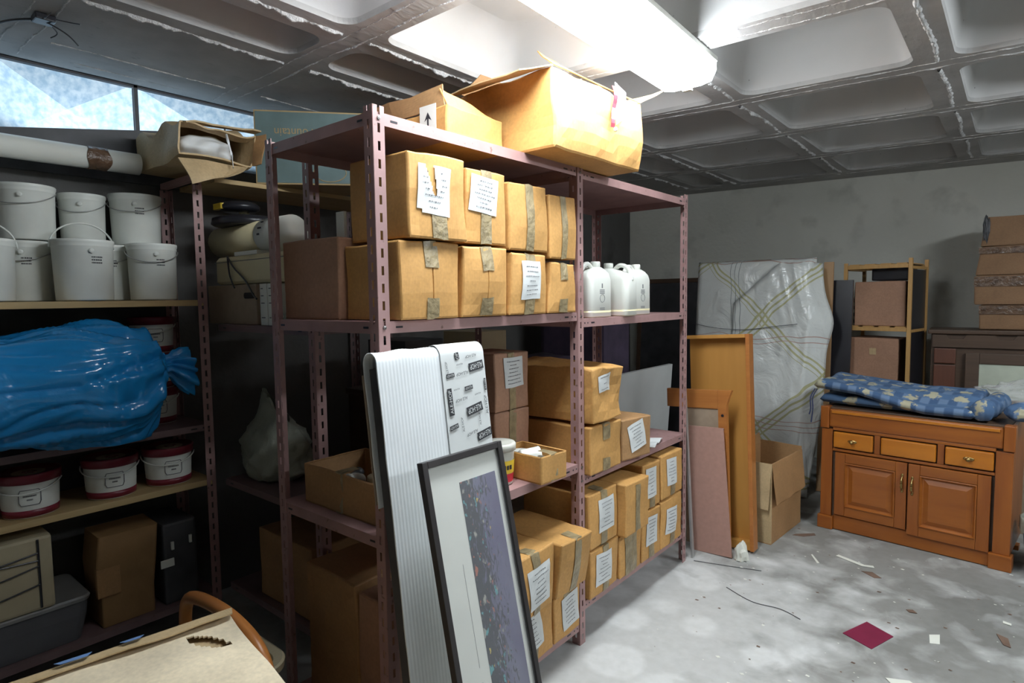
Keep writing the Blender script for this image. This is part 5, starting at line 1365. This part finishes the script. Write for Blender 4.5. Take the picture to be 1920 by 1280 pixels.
fr('foot_block', -.012, .078, -.016, .06, 0, .085, 'cabwood', .006); fr('foot_block', cw-.090, cw+.012, -.016, .06, 0, .085, 'cabwood', .006)
fr('plinth', .0785, cw-.0905, .004, .05, .004, .098, 'cabwood', .004)
fr('rear_foot', 0, .06, cd-.06, cd, 0, .03); fr('rear_foot', cw-.06, cw, cd-.06, cd, 0, .03)
fr('frieze', .045, cw-.045, -.004, .05, ch-.135, ch-.022, 'cabwood', .010)
fr('frieze_moulding', .06, cw-.06, -.012, -.0045, ch-.046, ch-.028, 'cabwood_light', .003)
fr('frieze_block', -.006, .0445, -.010, .055, ch-.145, ch-.006, 'cabwoodz', .006); fr('frieze_block', cw-.0445, cw+.006, -.010, .055, ch-.145, ch-.006, 'cabwoodz', .006)
fr('rail', .0655, cw-.0755, .002, .03, ch-.155, ch-.136); fr('rail', .0655, cw-.0755, .004, .03, .508, .5245)
fr('stile', .298, .330, .004, .03, .525, .640, 'cabwoodz'); fr('stile', .618, .650, .004, .03, .525, .640, 'cabwoodz')
def knob(parent, x, y, z):
    bm = BM(); bmesh.ops.create_uvsphere(bm, u_segments=16, v_segments=8, radius=1)
    for v in bm.verts: v.co = Vector((x + v.co.x*.026, y - .003 + v.co.y*.004, z + v.co.z*.011))
    pl = obj('knob_plate', bm, 'brass', parent, smooth=True)
    bm = BM(); bmesh.ops.create_uvsphere(bm, u_segments=16, v_segments=8, radius=.0125)
    for v in bm.verts: v.co = v.co + Vector((x, y-.022, z))
    tube(bm, [(x, y-.014, z), (x, y-.003, z)], .005, 8); obj('knob', bm, 'brass', parent, smooth=True)
for x0, x1, kb in ((.072, .292, True), (.336, .612, False), (.656, cw-.082, True)):
    d = fr('drawer', x0, x1, -.008, .021, .533, .632, 'cabwood_light', .007)
    if kb: knob(d, (x0+x1)/2, -.009, .583)
def door(x0, x1, z0, z1, hside, skew=0):
    d = empty('door', (x0, 0, z0)); d.parent = t; d.rotation_euler = (0, 0, 0); w = x1-x0; h = z1-z0; s = .058
    for nme, q, mt in (('door_stile', (0, s, -.010, .012, 0, h), 'cabwoodz'), ('door_stile', (w-s, w, -.010, .012, 0, h), 'cabwoodz'), ('door_rail', (s+.0005, w-s-.0005, -.010, .012, h-s, h), 'cabwood'), ('door_rail', (s+.0005, w-s-.0005, -.010, .012, 0, s), 'cabwood')):
        bm = BM(); box(bm, *q, bev=.003); obj(nme, bm, mt, d)
    bm = BM(); a, b2, e = s, .012, .035
    def rct(i, y): return [bm.verts.new((x, y, z)) for x, z in ((s+i, s+i), (w-s-i, s+i), (w-s-i, h-s-i), (s+i, h-s-i))]
    rg = [rct(0, -.014), rct(.006, -.016), rct(.014, -.004), rct(.02, -.002), rct(.045, -.011), rct(.050, -.011)]
    for A, B in zip(rg, rg[1:]):
        for k in range(4): bm.faces.new((A[k], A[(k+1) % 4], B[(k+1) % 4], B[k]))
    bm.faces.new(rg[-1]); obj('raised_panel', bm, 'cabwood', d)
    hx_ = (w-.022) if hside == 'r' else .022
    bm = BM(); hz_ = h*.70
    tube(bm, smooth_path([(hx_, -.013, hz_-.042), (hx_, -.028, hz_-.026), (hx_, -.030, hz_), (hx_, -.028, hz_+.024), (hx_, -.013, hz_+.040)]), [.004]*6+[.007]*12+[.004]*7, 8)
    for zz in (hz_-.046, hz_+.044):
        bm2 = bmesh.ops.create_uvsphere(bm, u_segments=10, v_segments=6, radius=.0075)
        for v in bm2['verts']: v.co = Vector((hx_ + v.co.x, -.011 + v.co.y*.5, zz + v.co.z*1.7))
    obj('handle', bm, 'brass', d, smooth=True)
door(.085, .475, .105, .502, 'r'); door(.482, cw-.090, .082, .502, 'l')
fr('floor_rail', .0785, cw-.0905, .0055, .03, .0985, .104)

# folded quilted mat on the cabinet
t = tag(empty('quilted_mat', (-.475, 4.40, ch-.005), math.atan2(-.102, .959)), 'folded blue checked quilted mat with beige flowers lying on the cabinet', 'mat')
def slab(name, x0, x1, y0, y1, zf, hf, seed, mat='cushion', n=50, pinch=.05):
    bm = BM(); T, Bm = [], []
    for i in range(n+1):
        a, b2 = [], []
        for j in range(n//2+1):
            u, v = i/n, j/(n//2); x = x0+(x1-x0)*u; y = y0+(y1-y0)*v
            e = min(1, min((x-x0), (x1-x))/.03, min((y-y0), (y1-y))/.03); e = math.sqrt(max(0, 1-(1-e)**2))
            h = hf(x, y)*(.35+.65*e) + .004*math.sin(x*42)*math.sin(y*30)*e + noise.noise(Vector((x*9, y*9, seed)))*.006*e
            z = zf(x, y)
            q = noise.noise_vector(Vector((x*6, y*6, seed)))*.01
            a.append(bm.verts.new((x+q.x, y+q.y, z+h))); b2.append(bm.verts.new((x+q.x, y+q.y, z + (1-e)*hf(x, y)*.35)))
        T.append(a); Bm.append(b2)
    m = n//2
    for S_ in (T, Bm):
        for i in range(n):
            for j in range(m): bm.faces.new((S_[i][j], S_[i+1][j], S_[i+1][j+1], S_[i][j+1]))
    for i in range(n): bm.faces.new((T[i][0], T[i+1][0], Bm[i+1][0], Bm[i][0])); bm.faces.new((T[i][m], T[i+1][m], Bm[i+1][m], Bm[i][m]))
    for j in range(m): bm.faces.new((T[0][j], T[0][j+1], Bm[0][j+1], Bm[0][j])); bm.faces.new((T[n][j], T[n][j+1], Bm[n][j+1], Bm[n][j]))
    return obj(name, bm, mat, t, smooth=True)
slab('lower_layer', -.47, .36, -.185, .22, lambda x, y: .006 + .022*max(0, -x-.1), lambda x, y: .052, 3)
slab('upper_layer', -.49, .345, -.235, .235, lambda x, y: .066 + .085*max(0, -x) + .05*max(0, y) - .058*max(0, min(1, (x+.25)/.35))*max(0, min(1, (-y-.02)/.14)), lambda x, y: .05 + .01*max(0, -x), 8)
bm = BM(); NUU = 40
rg = []
for i in range(NUU+1):
    u = i/NUU; y = -.21 + .42*u; rr = []
    for k in range(24):
        a = 2*PI*k/24; q = 1 + .18*noise.noise(Vector((math.cos(a)*1.5, math.sin(a)*1.5, u*5)))
        rr.append(bm.verts.new((.375 + .055*q*math.cos(a) + .02*u, y, max(.004, .060 + .055*q*math.sin(a)))))
    rg.append(rr)
for A, B in zip(rg, rg[1:]):
    for k in range(24): bm.faces.new((A[k], A[(k+1) % 24], B[(k+1) % 24], B[k]))
bm.faces.new(rg[0]); bm.faces.new(rg[-1][::-1]); obj('rolled_fold', bm, 'cushion', t, smooth=True)
for k, (x, l) in enumerate(((-.492, .19), (-.505, .14))):
    bm = BM(); tube(bm, smooth_path([(x+.01, -.20, .10), (x-.012, -.215, .04), (x-.008, -.22, -.03), (x-.016, -.22, .07-l)]), .004, 6); obj('tie_string', bm, 'bluecloth', t)
t = tag(empty('blue_pillow', (.052, 4.24, ch+.004), R(-12)), 'dark blue cushion corner at the right end of the cabinet top', 'cushion')
bm = BM(); blob(bm, .08, .11, .05, .05, 4, .12, 2, 6); obj('pillow', bm, 'bluecloth' if False else 'cushion', t, smooth=True)
t = tag(empty('plastic_wrap', (.06, 4.82, 0)), 'heap of clear plastic wrap on a stand behind the cabinet', 'plastic wrap')
bm = BM(); blob(bm, .22, .10, .07, .865, 5, .35, 2.6, 2, False); obj('wrap', bm, 'clearfilm', t, smooth=True)
bm = BM(); box(bm, -.22, .25, -.0, .20, 0, .80, bev=.004); obj('stand', bm, 'hardboard', t)

# ------------------------------------------------------------------ blue bin at the right edge
t = tag(empty('plastic_bin', (.212, 4.22, 0)), 'light blue plastic bin with a white liner at the right picture edge', 'bin')
bm = BM(); lathe(bm, [(0, .0), (.125, 0), (.13, .01), (.150, .26), (.158, .262), (.160, .275), (.15, .278)], 40); obj('body', bm, 'blueplastic', t, smooth=True)
bm = BM(); NU = 48; rg = []
for i, (r, z) in enumerate(((.148, .25), (.152, .281), (.163, .285), (.164, .25), (.166, .225))):
    rg.append([bm.verts.new(((r+.004*noise.noise(Vector((k*.5, i, 1))))*math.cos(2*PI*k/NU), (r+.004*noise.noise(Vector((k*.5, i, 1))))*math.sin(2*PI*k/NU), z + (.03*noise.noise(Vector((k*.35, 3, 1))) if i == 4 else 0) + (.01 if i == 1 else 0))) for k in range(NU)])
for A, B in zip(rg, rg[1:]):
    for k in range(NU): bm.faces.new((A[k], A[(k+1) % NU], B[(k+1) % NU], B[k]))
o = obj('liner', bm, 'greybag', t, smooth=True)
bm = BM(); blob(bm, .13, .13, .10, .25, 4, .3, 2, 9, False); obj('contents', bm, 'greybag', t, smooth=True)

# ------------------------------------------------------------------ floor scraps
bm = BM(); vs = [bm.verts.new(p) for p in ((-.479, 3.085, .003), (-.366, 3.018, .003), (-.423, 2.854, .003), (-.544, 2.915, .003))]; bm.faces.new(vs)
o = tag(obj('floor_tile', bm, 'magenta'), 'maroon square tile lying on the concrete floor', 'tile'); o.modifiers.new('s', 'SOLIDIFY').thickness = .003
def scrap(pts, mat, label, cat, name, h=.002, seed=0):
    bm = BM(); bm.faces.new([bm.verts.new((x, y, h)) for x, y in pts]); o = tag(obj(name, bm, mat), label, cat, 'scraps on the floor'); o.modifiers.new('s', 'SOLIDIFY').thickness = h*.9; return o
scrap([(-.247, 3.133), (-.211, 3.161), (-.204, 3.073), (-.238, 3.056)], 'debrisw', 'small white card on the floor right of the maroon tile', 'card', 'paper_card')
scrap([(-.345, 2.665), (-.27, 2.70), (-.245, 2.68), (-.32, 2.635)], 'debrisw', 'pale yellowish card at the bottom edge of the picture', 'card', 'paper_card')
scrap([(-1.02, 3.98), (-.93, 4.06), (-.915, 4.03), (-.97, 3.965), (-1.03, 3.95)], 'debris', 'flat brown scrap beside the open floor carton', 'scrap', 'cardboard_scrap')
scrap([(-.74, 3.80), (-.60, 3.74), (-.56, 3.755), (-.55, 3.73), (-.61, 3.715), (-.75, 3.775)], 'debrisw', 'torn pale paper strip in front of the cabinet plinth', 'paper', 'paper_scrap')
scrap([(-.60, 3.65), (-.53, 3.60), (-.50, 3.62), (-.55, 3.67)], 'debris', 'dull brown scrap below the torn paper strip', 'scrap', 'cardboard_scrap')
scrap([(-.865, 3.71), (-.86, 3.72), (-.80, 3.62), (-.81, 3.61)], 'debrisw', 'thin white sliver on the floor left of the cabinet strip', 'scrap', 'paper_scrap')
scrap([(.0, 3.47), (.03, 3.46), (.03, 3.44), (.0, 3.445)], 'debrisw', 'small white chip near the right edge of the floor', 'scrap', 'paper_scrap')
scrap([(-.02, 3.32), (.02, 3.30), (.03, 3.22), (.005, 3.23), (-.01, 3.28)], 'debris', 'brown torn scrap near the right edge of the floor', 'scrap', 'cardboard_scrap')
scrap([(-.355, 3.32), (-.33, 3.335), (-.31, 3.31), (-.34, 3.30)], 'debris', 'grey-brown stain-like scrap beyond the maroon tile', 'scrap', 'cardboard_scrap')
bm = BM(); rd = random.Random(12)
for k in range(150):
    x = -1.2 + 1.35*rd.random()**1.3; y = 2.2 + 1.9*rd.random(); s_ = .002 + .006*rd.random()**2; a = rd.random()*6
    bm.faces.new([bm.verts.new((x + s_*math.cos(a+q)*(1+rd.random()), y + s_*math.sin(a+q), .0015)) for q in (0, 1.5, 3.1, 4.6)]).material_index = rd.randint(0, 1)
o = obj('floor_crumbs', bm, ['debris', 'debrisw']); o['kind'] = 'stuff'; tag(o, 'scattered dark and white crumbs on the concrete floor', 'crumbs')
bm = BM(); tube(bm, smooth_path([(-1.10, 3.02, .003), (-.95, 2.95, .003), (-.82, 2.96, .003), (-.72, 2.92, .003)]), .0018, 5); tag(obj('thin_wire', bm, 'darkgrey'), 'thin dark wire lying across the middle of the floor', 'wire')
bm = BM(); tube(bm, smooth_path([(-1.36, 3.22, .003), (-1.28, 3.24, .004), (-1.15, 3.28, .003), (-1.02, 3.32, .003)]), .0018, 5); tag(obj('thin_wire', bm, 'darkgrey'), 'thin dark wire on the floor at the far shelving post', 'wire')

# ------------------------------------------------------------------ foreground: carton, tub with bentwood arm
t = tag(empty('foreground_carton', (-1.300, .305, 0), R(-9)), 'pale battered carton with a torn corner in the near left foreground', 'cardboard box')
bm = BM(); n = 40; X0, X1, Y0, Y1, TZ2 = -.25, .27, -.33, .333, .72
G = []
def topz(x, y): 
    return TZ2 + .010*noise.noise(Vector((x*6, y*6, 2))) - .012*math.exp(-((x+.17)**2+(y-.27)**2)/.006)
hole = lambda x, y: ((x-(-.160))*.82 + (y-.262)*.57)**2/.0034 + ((x+.160)*-.57 + (y-.262)*.82)**2/.00045 + .35*noise.noise(Vector((x*40, y*40, 0))) < 1
for i in range(n*2+1):
    G.append([bm.verts.new((X0+(X1-X0)*i/(n*2) + .004*noise.noise(Vector((i*.3, j*.3, 5))), Y0+(Y1-Y0)*j/(n*2), topz(X0+(X1-X0)*i/(n*2), Y0+(Y1-Y0)*j/(n*2)))) for j in range(n*2+1)])
for i in range(n*2):
    for j in range(n*2):
        c = (G[i][j].co + G[i+1][j+1].co)/2
        if not hole(c.x, c.y): bm.faces.new((G[i][j], G[i+1][j], G[i+1][j+1], G[i][j+1]))
loose = [v for v in bm.verts if not v.link_faces]; bmesh.ops.delete(bm, geom=loose, context='VERTS')
M['paletop'] = cardboard('pale_carton_top', (.78, .66, .47), False)
o = obj('top_flaps', bm, 'paletop', t); o.modifiers.new('s', 'SOLIDIFY').thickness = .004
bm = BM(); box(bm, X0, X1, Y0, Y1, 0, .70, bev=.004); o = obj('carton_body', bm, 'card3', t)
bm = BM(); 
flap(bm, [(X0-.008, Y0, TZ2+.002), (X0-.008, Y1+.01, TZ2+.010), (X0+.035, Y1+.004, TZ2+.014), (X0+.03, Y0, TZ2+.006)], n=30, amp=.006, seed=44); o = obj('taped_edge', bm, 'card3', t); o.modifiers.new('s', 'SOLIDIFY').thickness = .003
for k, (y, l) in enumerate(((.10, .05), (-.02, .07), (-.16, .05))):
    bm = BM(); flap(bm, [(X0-.004, y, TZ2+.016), (X0-.004, y+l, TZ2+.016), (X0+.014, y+l-.01, TZ2+.018), (X0+.012, y+.012, TZ2+.018)], n=6, amp=.003, seed=k); obj('blue_tape_scrap', bm, 'blueplastic', t)
bm = BM(); box(bm, X0+.055, X1-.02, -.004, .0035, TZ2+.004, TZ2+.0048); bm.free()
t = tag(empty('plastic_basin', (-1.90, .745, .0)), 'beige plastic basin on a crate behind the foreground carton', 'basin')
bm = BM(); loft(bm, [(.20, .15, .14, .05, 0, 0), (.21, .165, .155, .06, 0, 0), (.375, .20, .180, .07, 0, 0), (.378, .225, .200, .08, 0, 0), (.400, .227, .202, .08, 0, 0), (.404, .220, .195, .075, 0, 0), (.395, .198, .175, .07, 0, 0), (.23, .16, .15, .06, 0, 0)], 8); obj('body', bm, 'beigeplastic', t, smooth=False)
bm = BM(); box(bm, -.16, .16, -.15, .15, 0, .199, bev=.004); obj('crate', bm, 'card2', t)
t = tag(empty('bentwood_arm', (0, 0, 0)), 'bent wooden chair arm arching out of the basin behind the carton corner', 'chair arm')
bm = BM(); tube(bm, smooth_path([(-1.985, .76, .245), (-1.985, .76, .40), (-1.985, .757, .50), (-1.955, .755, .575), (-1.88, .75, .61), (-1.74, .742, .635), (-1.60, .735, .640), (-1.49, .735, .612), (-1.435, .735, .55), (-1.425, .74, .42), (-1.42, .745, .2), (-1.42, .745, .004)], 8), .019, 12); obj('arm', bm, 'pinewood', t, smooth=True)
carton((-1.50, .93, 0), (.32, .24, .16), 'dark flat carton on the floor at the near end of the shelving', seed=91, amp=.006, mat='card2')
